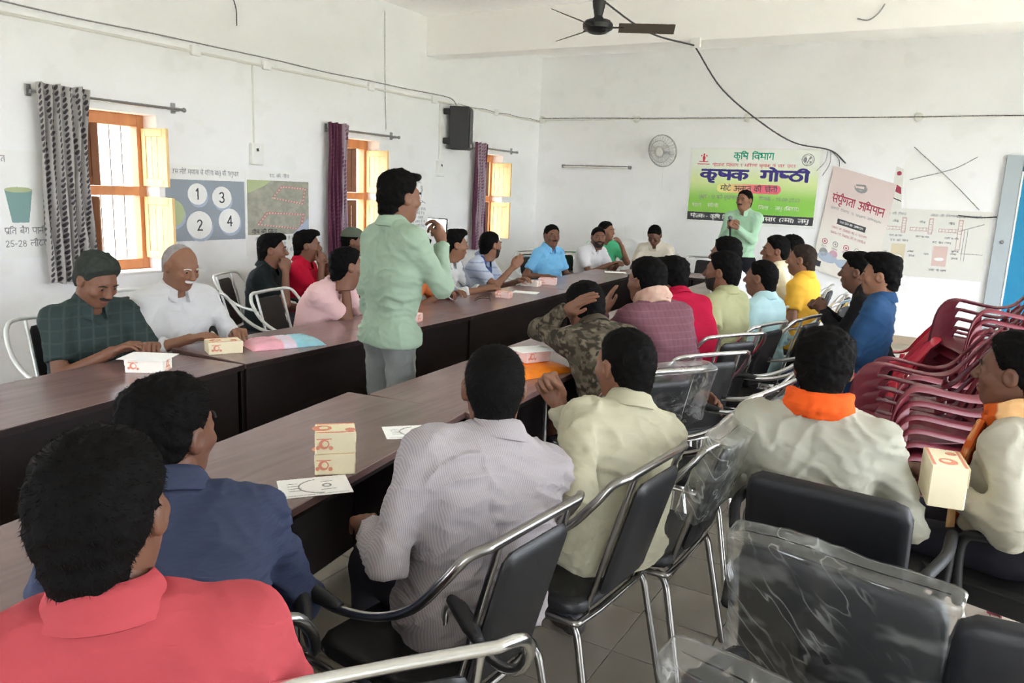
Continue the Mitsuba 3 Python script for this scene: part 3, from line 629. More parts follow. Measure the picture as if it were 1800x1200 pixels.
bn.text('योजना विभाग और महिला कृषक एवं सह प्रदर', .80, .70, .034, 'm_redink', .12, 1.05, True)
bn.text('कृषक', .14, .535, .115, 'm_navy', .22, .62); bn.text('गोष्ठी', .90, .535, .115, 'm_navy', .22, .60)
bn.put('pill', LineString([(.42, .425), (1.12, .425)]).buffer(.056, 8), 'm_pill', .0013)
bn.text('मोटे अनाज की खेती', .77, .392, .062, 'm_ink', .13, .72, True)
for t, x, y, wd in (('सुबह - 11 बजे मुख्यालय', .13, .285, .55), ('दिनांक : 15.08.2023', .92, .285, .50), ('स्थान : सोनो', .05, .175, .35), ('जिला - जमुई (बिहार)', .92, .175, .50)):
    bn.text(t.replace('बजे', 'बजे'), x, y, .042, 'm_offwhite' if y < .2 else 'm_greyink', .12, wd)
bn.text('आयोजक:- कृषि विभाग', .04, .030, .045, 'm_white', .17, .62); bn.text('प्रसार (आत्मा) जमुई', .95, .030, .045, 'm_white', .17, .60)
lg = unary_union([disc(.16, .80, .02, .03), disc(.16, .845, .012, .016), disc(.125, .83, .011), disc(.195, .83, .011), line([(.10, .755), (.22, .755)], .012), line([(.16, .76), (.16, .80)], .02), line([(.08, .725), (.24, .725)], .01)])
bn.put('emblem', lg, 'm_redink')
bn.put('emblem', unary_union([disc(1.46, .80, .075).difference(disc(1.46, .80, .066)), disc(1.46, .80, .055).difference(disc(1.46, .80, .050)), disc(1.43, .80, .018, .034), line([(1.45, .76), (1.49, .84)], .012), disc(1.485, .82, .014), disc(1.49, .775, .012)]), 'm_greyink')
# --- the hanging pale pink flex banner, skewed
a_ = math.radians(-15.5)
FM = np.array([[math.cos(a_), .10, 0, -1.46], [0, 0, -1, YB - .03], [math.sin(a_), 1.0, 0, 2.07], [0, 0, 0, 1.]])
pr('m_flex', mikit.proc(lambda p, n, uv: mx((.70, .58, .56), (.78, .74, .68), ss(1.75, 1.2, p.z))), .45)
fx = sheet_thing('pale pink flex banner hanging crooked right of the green banner', 'banner', FM, R_(0, -1.25, .74, 0), 'm_flex', .0015, 'banner')
fx.put('emblem', unary_union([disc(.36, -.16, .075, .055).difference(disc(.355, -.145, .065, .045)), line([(.30, -.14), (.40, -.12), (.41, -.17), (.31, -.18)], .02)]), 'm_greyink', .002)
fx.text('संपूर्णता अभियान', .37, -.40, .085, 'm_maroonink', .17, .62, True)
fx.text('आकांक्षी जिला एवं प्रखण्ड कार्यक्रम'.replace('ण्ड', 'ण').replace('क्ष', 'ष').replace('क्र', 'क'), .37, -.485, .025, 'm_greyink', .12, .60, True)
fx.put('label_bar', R_(.18, -.64, .52, -.575), 'm_ink', .002); fx.text('जन जन का अभियान', .35, -.62, .024, 'm_white', .14, .28, True, .003)
for i, y in enumerate((-.705, -.765)): fx.text('समय पर विकास की नई पहचान', .34, y, .026, 'm_maroonink', .11, .42, True)
for i in range(5):
    fx.put('icon', unary_union([disc(.09 + .13 * i, -.88, .034).difference(disc(.09 + .13 * i, -.88, .026)), disc(.09 + .13 * i, -.88, .012)]), 'm_maroonink' if i % 2 == 0 else 'm_greyink', .002)
    fx.text('विकास', .09 + .13 * i, -.95, .018, 'm_greyink', .12, .07, True)
pr('m_palesand', (.66, .58, .42), .7); pr('m_palerose', (.66, .50, .46), .7); pr('m_printgreen', (.46, .52, .30), .6); pr('m_printblue', (.42, .48, .58), .6); pr('m_printyellow', (.68, .62, .34), .6); pr('m_printpink', (.56, .34, .42), .6); pr('m_printbrown', (.52, .40, .30), .6); pr('m_bucket', (.22, .36, .34), .6); pr('m_printgrey', (.30, .345, .39), .6); pr('m_printsand', mikit.proc(lambda p, n, uv: mx((.46, .44, .36), (.26, .27, .22), fb(p.y * 22, p.z * 30, 0, 4))), .6); pr('m_printbrick', (.44, .24, .22), .6)
for x, y, r, ry, m in ((.16, -1.06, .12, .06, 'm_printblue'), (.10, -1.01, .05, .05, 'm_greyink'), (.22, -1.0, .05, .045, 'm_printpink'), (.40, -1.08, .14, .06, 'm_printblue'), (.52, -1.04, .10, .09, 'm_printgreen'), (.56, -.99, .04, .04, 'm_printyellow'), (.62, -1.16, .09, .05, 'm_printbrown')): fx.put('picture_patch', disc(x, y, r, ry), m, .0018 + .0002 * (hash(m) % 1), .0007)
fx.put('picture_patch', R_(.02, -1.20, .10, -1.13), 'm_ink', .003)
for s in range(6): fx.put('plant_stroke', line([(.44 + .03 * s, -1.13), (.40 + .05 * s, -1.02), (.46 + .045 * s, -.98)], .006), 'm_printgreen', .003)
# strings that hold it
for k, (a, b) in enumerate((((-1.52, 2.25), (-1.58, 1.95)), ((-1.52, 2.25), (-1.40, 2.06)), ((-1.55, 2.24), (-1.66, 2.0)))):
    wire('string', ['thin string hanging from the cable knot beside the green banner', 'thin string tying the pink flex banner to the cable knot', 'loose string end beside the green banner edge'][k], [(a[0], YB - .035, a[1]), ((a[0] + b[0]) / 2 + .04, YB - .03, (a[1] + b[1]) / 2), (b[0], YB - .02, b[1])], .003, 'm_ink', 4)
# --- large pale construction chart behind, with drawings
ch = sheet_thing('pale construction chart with small wall and brick drawings right of the flex banner', 'poster', on_back(-.86, .82), R_(0, 0, 1.10, .78), 'm_offwhite')
for x in (.22, .50, .80):
    ch.put('drawing', unary_union([R_(x - .19, .53, x, .57).difference(R_(x - .185, .535, x, .565)), R_(x, .50 if x < .8 else .34, x + .045, .68).difference(R_(x + .006, .505 if x < .8 else .345, x + .039, .675))] + [line([(x, q), (x + .045, q)], .004) for q in np.arange(.52, .67, .03)] + [line([(q, .53), (q, .57)], .004) for q in np.arange(x - .16, x, .035)]), 'm_printbrick')
    ch.text('नींव', x - .10, .62, .022, 'm_ink', .14, .06); ch.text('दीवार का जोड़'.replace('ड़', 'ठ'), x - .12, .455, .018, 'm_ink', .14, .14)
ch.text('ईंट की चिनाई'.replace('ईं', 'इं'), .03, .705, .024, 'm_greyink', .14, .22); ch.text('जोड़ के नियम और सावधानी'.replace('ड़', 'ठ').replace('ध', 'घ').replace('घ', 'थ').replace('थ', 'य'), .50, .705, .022, 'm_greyink', .14, .52)
for x, m in ((.14, 'm_printbrown'), (.58, 'm_printbrick')):
    ch.put('brick_picture', R_(x, .14, x + .15, .37), 'm_palesand' if m == 'm_printbrown' else 'm_palerose'); ch.put('brick_picture', disc(x + .075, .22, .05, .02), 'm_white', .002)
    ch.text('इंट का नाप', x - .02, .40, .020, 'm_ink', .14, .19); ch.text('लंबाई', x + .18, .28, .018, 'm_ink', .14, .06); ch.text('ऊंचाई'.replace('ऊ', 'उ'), x + .19, .23, .018, 'm_ink', .14, .07); ch.text('ऊपर से नाप'.replace('ऊ', 'उ'), x - .02, .08, .022, 'm_ink', .14, .18); ch.text('नाप', x - .09, .26, .018, 'm_ink', .14, .05)
c2 = sheet_thing('narrow pale chart with a line drawing of a post beside the blue door', 'poster', on_back(.27 - .38, .94), R_(0, 0, .36, .66), 'm_offwhite')
c2.put('drawing', unary_union([line([(.12, .10), (.12, .45)], .006), line([(.15, .10), (.15, .45)], .006), line([(.06, .43), (.30, .52)], .008), line([(.10, .18), (.33, .18)], .006)]), 'm_greyink'); c2.text('नाप', .02, .58, .022, 'm_ink', .13, .08); c2.text('खंभा'.replace('खं', 'ख'), .0 + .01, .19, .020, 'm_ink', .13, .08)
tr_ = sheet_thing('white triangular paper sheet under crossed cords right of the flex banner', 'paper sheet', on_back(-.70, 1.52), Polygon([(0, .62), (.12, .78), (.78, .18), (.75, .10), (.08, 0)]), 'm_paper', .001, 'paper_sheet')
ch3 = sheet_thing('strip of a chart with dark red marks behind the flex banner edge', 'poster', on_back(-.80, 1.60), Polygon([(0, 0), (.13, 0), (.10, .45), (.02, .48)]), 'm_offwhite', .0008)
ch3.put('mark', Polygon([(.02, .20), (.11, .16), (.10, .24), (.05, .27)]), 'm_maroonink'); ch3.put('mark', disc(.06, .40, .025), 'm_maroonink'); ch3.put('mark', line([(.0, .13), (.12, .08)], .012), 'm_ink')
wire('string', 'cord running slantwise over the white triangular sheet, upper left to lower right', [(-.62, YB - .02, 2.30), (-.2, YB - .02, 1.93), (.12, YB - .012, 1.62)], .004, 'm_greyink', 4)
wire('string', 'cord running slantwise over the white triangular sheet, lower left to upper right', [(-.62, YB - .02, 1.93), (-.2, YB - .02, 2.06), (.03, YB - .012, 2.20)], .004, 'm_greyink', 4)
wire('string', 'dark cord along the top of the charts left of the blue door', [(-.08, YB - .02, 1.55), (.1, YB - .02, 1.535), (.30, YB - .02, 1.55)], .007, 'm_ink', 5)
# --- posters on the window wall
def on_l(y0, z0): return on_left(y0, z0)
p1 = sheet_thing('grey poster with white numbered discs 1 2 3 4 beside the closest window', 'poster', on_l(4.03, 1.09), R_(0, 0, .79, .62), 'm_paper')
p1.put('picture_ground', R_(0, 0, .79, .50), 'm_printgrey'); p1.text('इस लोहे मसाला से दरिया बालू की अनुपात', .07, .545, .035, 'm_greyink', .13, .66)
for x, y, r, t in ((.30, .385, .095, '1'), (.545, .36, .10, '3'), (.31, .13, .125, '2'), (.62, .16, .115, '4'), (.05, .23, .12, '')):
    p1.put('disc', disc(x + .012, y - .025, r, r * .9), 'm_greyplastic' if False else 'm_printblue', .002); p1.put('disc', disc(x, y, r, r * .92), 'm_white' if t else 'm_printgreen', .0028)
    if t: g, L = deva(t, .085, .14); p1.put('number', shapely.affinity.translate(g, x - L * .42, y - .042), 'm_ink', .0036)
p2 = sheet_thing('poster with a photo of brick foundations left of the middle window', 'poster', on_l(4.83, .93), R_(0, 0, .80, .77), 'm_paper')
p2.put('picture_ground', R_(.02, .19, .77, .68), 'm_printsand'); p2.put('picture_patch', Polygon([(.02, .68), (.02, .56), (.22, .63), (.30, .68)]), 'm_printgreen', .002)
for y0_, q in ((.50, (.30, .74)), (.26, (.12, .72))):
    o_ = Polygon([(q[0], y0_ + .02), (q[0] + .12, y0_ + .14), (q[1], y0_ + .12), (q[1] - .04, y0_ - .04)]); i_ = shapely.affinity.scale(o_, .86, .74)
    p2.put('brick_course', o_.difference(i_), 'm_printbrick', .002)
    mid = shapely.affinity.scale(o_, .93, .86).exterior; g_ = []
    for q_ in np.arange(0, mid.length, .035):
        c_ = mid.interpolate(q_); g_.append(shapely.affinity.rotate(sbox(c_.x - .009, c_.y - .006, c_.x + .009, c_.y + .006), 20))
    p2.put('brick_row', unary_union(g_), 'm_palerose', .0026)
p2.put('picture_patch', Polygon([(.56, .19), (.77, .19), (.77, .34)]), 'm_printblue', .0026)
p2.text('इंट की नींव', .28, .71, .026, 'm_greyink', .12, .24); p2.text('नींव की चिनाई', .06, .205, .03, 'm_ink', .14, .3, z=.003)
for i, t in enumerate(('नींव के लिए तीन मिस्त्री से कम न हो'.replace('स्त्र', 'स').replace('ए', 'य'), 'न भरे', 'सीमेंट बालू के मसाले से भरना')): p2.text(t, .40, .135 - .055 * i, .028, 'm_greyink', .12, (.6, .14, .5)[i], True)
p0 = sheet_thing('pale poster with a green bucket and grey discs at the left picture edge', 'poster', on_l(2.30, 1.02), R_(0, 0, .80, .72), 'm_paper')
p0.put('bucket', Polygon([(.52, .46), (.70, .46), (.665, .24), (.555, .24)]), 'm_bucket'); p0.put('bucket', disc(.61, .46, .09, .018), 'm_printgreen', .002)
for y in (.50, .36, .20): p0.put('disc', disc(.36, y, .07), 'm_printgrey')
p0.text('अनुपात', .40, .64, .04, 'm_greyink', .13, .14); p0.text('प्रति बैग पानी', .50, .165, .04, 'm_greyink', .13, .27); p0.text('25-28 लीटर', .50, .08, .04, 'm_greyink', .13, .27)
p4 = sheet_thing('white notice with a small drawing and lines of text beside the black loudspeaker', 'poster', on_l(7.0, .98), R_(0, 0, .62, .72), 'm_paper')
p4.put('drawing', unary_union([line([(.30, .62), (.36, .52), (.44, .60), (.40, .48), (.50, .44)], .008), line([(.33, .50), (.38, .44), (.46, .46)], .008), disc(.42, .62, .02).difference(disc(.42, .62, .013))]), 'm_greyink')
p4.text('नियम', .27, .67, .022, 'm_greyink', .13, .14)
for i in range(7): p4.text(('काम पर सभी समय से आना', 'सावन के बाद पानी देना', 'मसाले का नाप रखना')[i % 3], .06, .36 - .048 * i, .026, 'm_greyink', .13, .44 - .02 * (i % 3))
# ------------------------------------------------------------------ people: signed distance fields and surface nets
f32 = np.float32
def smin(a, b, k):
    h = np.maximum(k - np.abs(a - b), 0) / k
    return np.minimum(a, b) - h * h * k * .25
def cap(p, a, b, r1, r2=None):
    r2 = r1 if r2 is None else r2
    a = np.asarray(a, f32); ba = np.asarray(b, f32) - a; pa = p - a
    t = np.clip((pa @ ba) / max(float(ba @ ba), 1e-9), 0, 1)
    return np.linalg.norm(pa - t[..., None] * ba, axis=-1) - (r1 + (r2 - r1) * t)
def ell(p, c, r):
    q = (p - np.asarray(c, f32)) / np.asarray(r, f32); k0 = np.linalg.norm(q, axis=-1); k1 = np.linalg.norm(q / np.asarray(r, f32), axis=-1)
    return k0 * (k0 - 1) / np.maximum(k1, 1e-6)
def surfnet(fn, lo, hi, h):
    lo = np.asarray(lo, float) - 2 * h; hi = np.asarray(hi, float) + 2 * h
    n = np.maximum(np.ceil((hi - lo) / h).astype(int) + 1, 4)
    ax = [(lo[i] + h * np.arange(n[i])).astype(f32) for i in range(3)]
    P = np.stack(np.meshgrid(*ax, indexing='ij'), -1)
    S = fn(P).astype(f32)
    for ax_ in range(3):                                  # close the surface at the border
        sl = [slice(None)] * 3
        for e in (0, -1): sl[ax_] = e; S[tuple(sl)] = np.maximum(S[tuple(sl)], h)
    B = S < 0
    c = [(i, j, k) for i in (0, 1) for j in (0, 1) for k in (0, 1)]
    sub = lambda A, o: A[o[0]:A.shape[0] - 1 + o[0], o[1]:A.shape[1] - 1 + o[1], o[2]:A.shape[2] - 1 + o[2]]
    cnt = sum(sub(B, o).astype(np.int8) for o in c)
    act = (cnt > 0) & (cnt < 8)
    I = np.argwhere(act); vid = np.full(act.shape, -1, np.int64); vid[act] = np.arange(len(I))
    acc = np.zeros((len(I), 3)); num = np.zeros(len(I))
    for a in c:
        for d in range(3):
            if a[d] == 0:
                b = list(a); b[d] = 1
                va = S[I[:, 0] + a[0], I[:, 1] + a[1], I[:, 2] + a[2]]; vb = S[I[:, 0] + b[0], I[:, 1] + b[1], I[:, 2] + b[2]]
                m = (va < 0) != (vb < 0); t = np.where(m, va / np.where(m, va - vb, 1), 0)
                q = np.tile(np.array(a, float), (len(I), 1)); q[:, d] += t
                acc += q * m[:, None]; num += m
    V = lo + h * (I + acc / num[:, None])
    F = []
    for d in range(3):
        e1, e2 = (d + 1) % 3, (d + 2) % 3
        sl0 = [slice(None)] * 3; sl1 = [slice(None)] * 3; sl0[d] = slice(0, -1); sl1[d] = slice(1, None)
        A, C = B[tuple(sl0)], B[tuple(sl1)]
        E = np.argwhere(A != C); E = E[(E[:, e1] > 0) & (E[:, e2] > 0)]
        ins = A[E[:, 0], E[:, 1], E[:, 2]]
        q = []
        for o1, o2 in ((0, 0), (-1, 0), (-1, -1), (0, -1)):
            X = E.copy(); X[:, e1] += o1; X[:, e2] += o2
            q.append(vid[np.minimum(X[:, 0], act.shape[0] - 1), np.minimum(X[:, 1], act.shape[1] - 1), np.minimum(X[:, 2], act.shape[2] - 1)])
        q = np.stack(q, 1); ok = (q >= 0).all(1); q, ins = q[ok], ins[ok]
        q = np.where(ins[:, None], q, q[:, ::-1])
        F.append(q)
    F = np.vstack(F)
    return tm(V, np.vstack([F[:, [0, 1, 2]], F[:, [0, 2, 3]]]))
def vnormals(m):
    v, f = m.vertices, m.faces; n = np.zeros_like(v); fc = np.cross(v[f[:, 1]] - v[f[:, 0]], v[f[:, 2]] - v[f[:, 0]])
    for k in range(3): np.add.at(n, f[:, k], fc)
    return n / np.maximum(np.linalg.norm(n, axis=1, keepdims=True), 1e-12)

# ---- heads (local: x forward, y left, z up, origin between the ears)
def head_field(p, v):
    w = v.get('wide', 1.0)
    p = p / np.array([1, w, 1], f32)
    d = ell(p, (-.012, 0, .030), (.097, .076, .086))
    d = smin(d, ell(p, (.028, 0, -.045), (.062, .058, .070)), .05)                  # face and jaw
    d = smin(d, ell(p, (.052, 0, -.092), (.028, .030, .022)), .03)                  # chin
    d = smin(d, cap(p, (-.022, 0, -.05), (-.036, 0, -.17), .056, .060), .045)         # neck
    d = smin(d, cap(p, (.074, -.03, .030), (.074, .03, .030), .013), .02)          # brow
    for s in (1, -1):
        d = np.maximum(d, -ell(p, (.098, s * .033, .010), (.020, .020, .014)) * .8 - .0)   # eye sockets
        d = smin(d, ell(p, (.076, s * .033, .008), (.014, .018, .013)), .006)         # lids
        d = smin(d, ell(p, (.060, s * .046, -.022), (.024, .018, .018)), .02)          # cheek bones
        e = ell(p, (-.008, s * .080, .000), (.024, .011, .032)); e = np.maximum(e, -ell(p, (-.002, s * .094, .002), (.013, .010, .019)))
        d = smin(d, e, .008)
        d = smin(d, ell(p, (.102, s * .0125, -.026), (.010, .009, .008)), .008)        # nostrils
    d = smin(d, cap(p, (.088, 0, .018), (.110, 0, -.020), .008, .0125), .012)         # nose
    d = smin(d, ell(p, (.090, 0, -.054), (.010, .024, .0065)), .006)                 # lips
    d = smin(d, ell(p, (.087, 0, -.066), (.011, .020, .0075)), .006)
    d = np.maximum(d, -(cap(p, (.104, -.018, -.060), (.104, .018, -.060), .0045)))
    return d
_HEADS = {}
def head_mesh(h, wide):
    k = (h, wide)
    if k not in _HEADS: _HEADS[k] = surfnet(lambda p: head_field(p, {'wide': wide}), (-.12, -.10, -.135), (.13, .10, .125), h)
    return _HEADS[k]
def lip_mask(v): 
    return np.clip(1.2 - np.sqrt(((v[:, 1]) / .026) ** 2 + ((v[:, 2] + .060) / .014) ** 2), 0, .5) * 2 * (v[:, 0] > .075)
def hair_mesh(h, style, seed, wide):
    g = lambda p: head_field(p, {'wide': wide})
    rg_ = seed * 3.7
    def hl(x, y):
        side = np.abs(y) / .07
        front = np.interp(x, [-.12, -.07, -.035, -.015, .005, .03, .05, .075, .1], style.get('line', [-.085, -.075, -.045, -.005, .012, .022, .056, .086, .09]))
        return front + .006 * (side - .5) * (x > .03)
    t, top, q = style.get('side', .008), style.get('top', .016), style.get('quiff', 0.)
    def fn(p):
        sk = ell(p / np.array([1, wide, 1], f32), (-.012, 0, .030), (.097, .0765, .086))
        sk = smin(sk, cap(p, (-.045, 0, .0), (-.055, 0, -.07), .060, .052), .03)
        hlz = hl(p[..., 0].astype(float), p[..., 1].astype(float))
        thick = (t + (top - t) * np.clip((p[..., 2] - .03) / .07, 0, 1)) * np.clip((p[..., 2] - hlz) / .028, .3, 1)
        n = meshkit.fbm(p.astype(float) * style.get('freq', 55) + rg_, 2) - .5
        d = sk - thick - style.get('rough', .006) * 2 * n
        if q: d = smin(d, ell(p, (.055, style.get('part', 0), .100), (.050, .062, q)) - .004 * 2 * n, .03)
        for c, r in style.get('blobs', []): d = smin(d, ell(p, c, r) - .008 * n, .02)
        d = np.maximum(d, (hlz - p[..., 2]) * .8)
        ear = ell(p, (-.004, .080, -.004), (.026, .022, .034)); ear = np.minimum(ear, ell(p, (-.004, -.080, -.004), (.026, .022, .034)))
        return np.maximum(d, -ear)
    return surfnet(fn, (-.16, -.12, -.12), (.14, .12, .20), h)
def beard_mesh(h, wide, kind):
    def fn(p):
        d = head_field(p, {'wide': wide}) - .004 - .003 * (meshkit.noise(p.astype(float) * 220) - .5)
        z, x, y = p[..., 2], p[..., 0], p[..., 1]
        mous = np.maximum(np.maximum(ell(p, (.094, 0, -.044), (.026, .034, .0085)), 0 - d * 0 - 1), d)
        if kind == 'moustache': return np.maximum(d, ell(p, (.092, 0, -.0445), (.026, .033, .009)))
        jaw = np.maximum(np.maximum(d, z + .028 + .35 * np.maximum(x - .03, 0)), -(x - .012 + .25 * (z + .03)))
        jaw = np.maximum(jaw, -ell(p, (.10, 0, -.060), (.03, .026, .013))); jaw = np.maximum(jaw, -(z + .115))
        return np.minimum(jaw, np.maximum(d, ell(p, (.092, 0, -.0445), (.026, .033, .009))))
    return surfnet(fn, (-.02, -.09, -.13), (.125, .09, -.02), h)
# ---- hands (local: x along the fingers, z out of the back of the hand, y towards the thumb)
def hand_mesh(h, curl, spread=.0, thumb=.5):
    J = []
    ys = [.030, .010, -.010, -.029]; L = [(.043, .026, .020), (.047, .030, .022), (.043, .028, .021), (.034, .022, .018)]; mc = [.088, .090, .085, .078]
    chains = []
    for i in range(4):
        c = curl[i] if isinstance(curl, (list, tuple)) else curl
        a = 0; p = np.array([mc[i], ys[i], 0.]); ch = [p]
        for j, l in enumerate(L[i]):
            a += math.radians(c * (1.0, 1.15, .75)[j]); p = p + l * np.array([math.cos(a), ys[i] * spread * 6, -math.sin(a)]); ch.append(p)
        chains.append(ch)
    th = [np.array([.022, .026, -.008]), np.array([.052, .050 - .012 * thumb, -.012 - .016 * thumb]), np.array([.082, .056 - .026 * thumb, -.016 - .026 * thumb]), np.array([.104, .054 - .036 * thumb, -.018 - .030 * thumb])]
    def fn(p):
        d = cap(p, (-.035, 0, 0), (0.005, 0, 0), .026, .027)
        d = smin(d, ell(p, (.045, 0, -.002), (.056, .042, .0165)), .02)
        for i in range(4): d = smin(d, cap(p, (.02, ys[i] * .6, 0), (mc[i], ys[i], 0), .013, .0105), .010)
        d = smin(d, cap(p, th[0], th[1], .015, .0115), .014)
        f = np.minimum(cap(p, th[1], th[2], .0112, .0098), cap(p, th[2], th[3], .0098, .0082)); d = smin(d, f, .006)
        for i, ch in enumerate(chains):
            r = [.0100, .0094, .0086, .0072] if i < 3 else [.0088, .0082, .0075, .0064]
            f = np.minimum(np.minimum(cap(p, ch[0], ch[1], r[0], r[1]), cap(p, ch[1], ch[2], r[1], r[2])), cap(p, ch[2], ch[3], r[2], r[3])); d = smin(d, f, .004)
        return d
    pts = np.vstack([np.vstack(chains), th])
    return surfnet(fn, np.minimum(pts.min(0) - .015, (-.06, -.045, -.02)), np.maximum(pts.max(0) + .015, (.1, .05, .02)), h)
HAND_POSE = {'flat': (8, .1, .2), 'relax': (26, .0, .5), 'curl': (46, 0, .8), 'fist': (78, 0, 1.1), 'grip': (62, 0, .9), 'hold': ([40, 55, 60, 65], 0, 1.), 'cup': (35, 0, .6)}
_HM = {}
def hand_for(pose, h, left):
    k = (pose, h, left)
    if k not in _HM:
        m = hand_mesh(h, *HAND_POSE[pose])
        if left is False: m = tm(m.vertices * [1, -1, 1], m.faces[:, ::-1])       # canonical is a left hand palm down seen from above? thumb towards +y
        _HM[k] = m
    return _HM[k]
def unit(v): v = np.asarray(v, float); return v / max(np.linalg.norm(v), 1e-9)
def ik(S, Tg, l1, l2, pole):
    d = Tg - S; D = np.linalg.norm(d); u = d / max(D, 1e-6); D = min(D, (l1 + l2) * .995)
    a = (l1 * l1 - l2 * l2 + D * D) / (2 * D); hh = math.sqrt(max(l1 * l1 - a * a, 0))
    pl = np.asarray(pole, float); pl = pl - u * (pl @ u); pl = unit(pl)
    return S + u * a + pl * hh, S + u * D
HAIR = {
    'fullflat': dict(side=.010, top=.018, rough=.007), 'short': dict(side=.006, top=.013), 'full': dict(side=.012, top=.026, rough=.008), 'quiff': dict(side=.006, top=.022, quiff=.038, rough=.008), 'crew': dict(side=.004, top=.010, rough=.003),
    'messy': dict(side=.013, top=.028, rough=.014, freq=42), 'wavy': dict(side=.010, top=.026, rough=.012, freq=36, blobs=[((.085, .02, .10), (.03, .028, .022)), ((.07, -.03, .105), (.03, .025, .02))]),
    'tufts': dict(side=.005, top=.024, rough=.012, freq=40, blobs=[((.06, 0, .115), (.045, .05, .03)), ((0, 0, .12), (.05, .05, .03)), ((-.06, 0, .10), (.045, .05, .035))]),
    'bald': dict(side=.002, top=.002, rough=.001, line=[-.07, -.06, -.03, .03, .1, .2, .2, .2, .2]),
}
WR = 0
def person(label, head, yaw, lean=8, side=0, hyaw=None, hpitch=0, hroll=0, skin=0, shirt=(.5, .5, .5), smat=None, sleeve='long', R=None, L=None, hair='short', hcol=(.004, .0035, .0035), beard=None, beardcol=None,
           trouser=(.03, .03, .04), standing=False, res=.012, eyes=True, collar=True, fat=.92, wide=1.0, wr=.005, colors=None, seed=1, group=None, seat=.46, hem=None, shoulder=1.0, undone=False, legs=True, kneeyaw=0, tuck=False):
    """head: world position of the head's middle; yaw: the way the chest faces (degrees, 0 = +x); R, L: (x forward, y left, z) of the wrists, hand pose, palm-normal hint, elbow hint"""
    global WR
    k = thing('person', label, 'person', group); rgen = np.random.default_rng(seed)
    hyaw = yaw if hyaw is None else hyaw
    head = np.array(head, float)
    fwd = np.array([1., 0, 0]); 
    zp = .90 if standing else seat + .095
    la, sa = math.radians(lean), math.radians(side)
    def spine(sc):
        up1 = unit([math.sin(la * .75), math.sin(sa * .8), math.cos(la * .75)]); up2 = unit([math.sin(la * 1.25), math.sin(sa * 1.1), math.cos(la * 1.25)])
        P = np.array([0, 0, zp]); W = P + up1 * .17 * sc; C = W + up1 * .13 * sc; Sh = C + up2 * .145 * sc; N = Sh + up2 * .055
        nd = unit(up2 + np.array([.25 + .5 * max(0, math.sin(math.radians(hpitch))), 0, .5])); H = N + nd * .135
        return P, W, C, Sh, N, H, up1, up2
    sc = 1.0
    for _ in range(12):
        H = spine(sc)[5]; sc = np.clip(sc * (1 + .9 * (head[2] - H[2]) / max(H[2] - zp, .2)), .78, 1.25)
    P, W, C, Sh, N, H, up1, up2 = spine(sc)
    Ry = TR(0, 0, 0, yaw)[:3, :3]
    off = head - Ry @ H; base = np.array([off[0], off[1], 0])
    if standing: pass
    toW = np.eye(4); toW[:3, :3] = Ry; toW[:3, 3] = base + [0, 0, off[2]]
    dz = off[2]
    lft = np.array([0, 1., 0]); lft2 = unit(lft - up2 * (lft @ up2)); fw2 = np.cross(lft2, up2)
    sw = .178 * shoulder
    SL, SR = Sh + lft2 * sw - up2 * .005, Sh - lft2 * sw - up2 * .005
    # arms
    def arm(S, spec, s):
        default = (.20, s * .17, P[2] + .12, 'relax', None, None)
        sp = list(spec) + [None] * (6 - len(spec)) if spec else list(default)
        tg = np.array(sp[:3], float); pole = np.array(sp[5] if sp[5] is not None else (-.45, s * .55, -.8))
        E, Wr = ik(S, tg, .275, .245, pole)
        return E, Wr, sp[3] or 'relax', sp[4]
    EL, WL, pL, nL = arm(SL, L, 1); ER, WRr, pR, nR = arm(SR, R, -1)
    # legs
    legsJ = []
    for s in (1, -1):
        hp = P + lft * s * .088 - np.array([0, 0, .02])
        if standing: kn = np.array([.02, s * .10, .47]); an = np.array([-.01, s * .105, .085])
        else:
            ky = math.radians(kneeyaw); kn = np.array([.40 * math.cos(ky), .40 * math.sin(ky) + s * .125, .505 if seat < .5 else seat + .04]); an = kn + np.array([.0 if s > 0 else -.05, 0, -.42]); an[2] = .085
        an[2] -= dz; kn[2] -= dz * .5
        legsJ.append((hp, kn, an, s))
    o = .0
    def torso(p, e, fat_):
        d = cap(p, P + lft * .075 + [.0, 0, -.01], P - lft * .075 + [.0, 0, -.01], .112 * fat_ + e)
        d = smin(d, cap(p, W + lft * .060 + fwd * .01, W - lft * .060 + fwd * .01, .105 * fat_ + e), .09)
        d = smin(d, cap(p, C + lft2 * .078 * shoulder + fw2 * .0, C - lft2 * .078 * shoulder, .104 * (1 + .6 * (fat_ - 1)) + e), .09)
        d = smin(d, cap(p, Sh + lft2 * (sw - .045) - up2 * .03 - fw2 * .012, Sh - lft2 * (sw - .045) - up2 * .03 - fw2 * .012, .064 + e), .07)
        return d
    def trap(p, e):
        d = cap(p, N - fw2 * .022 + up2 * .010, SL - up2 * .004 - lft2 * .025, .046 + e, .048 + e)
        return smin(d, cap(p, N - fw2 * .022 + up2 * .010, SR - up2 * .004 + lft2 * .025, .046 + e, .048 + e), .03)
    # -------- skin: one figure
    def body(p):
        d = torso(p, -.016, fat * .97); d = smin(d, trap(p, -.012), .04)
        d = smin(d, cap(p, N - up2 * .02, N + (H - N) * .55 - fw2 * .01, .056, .054), .03)
        for S, E, Wr in ((SL, EL, WL), (SR, ER, WRr)):
            d = smin(d, smin(cap(p, S, E, .044, .037), cap(p, E, Wr, .038, .0255), .02), .03)
        return d
    pts = np.array([P, W, C, Sh, N, SL, SR, EL, ER, WL, WRr])
    meshes = [surfnet(body, pts.min(0) - .14, pts.max(0) + .07, max(res, .011))]
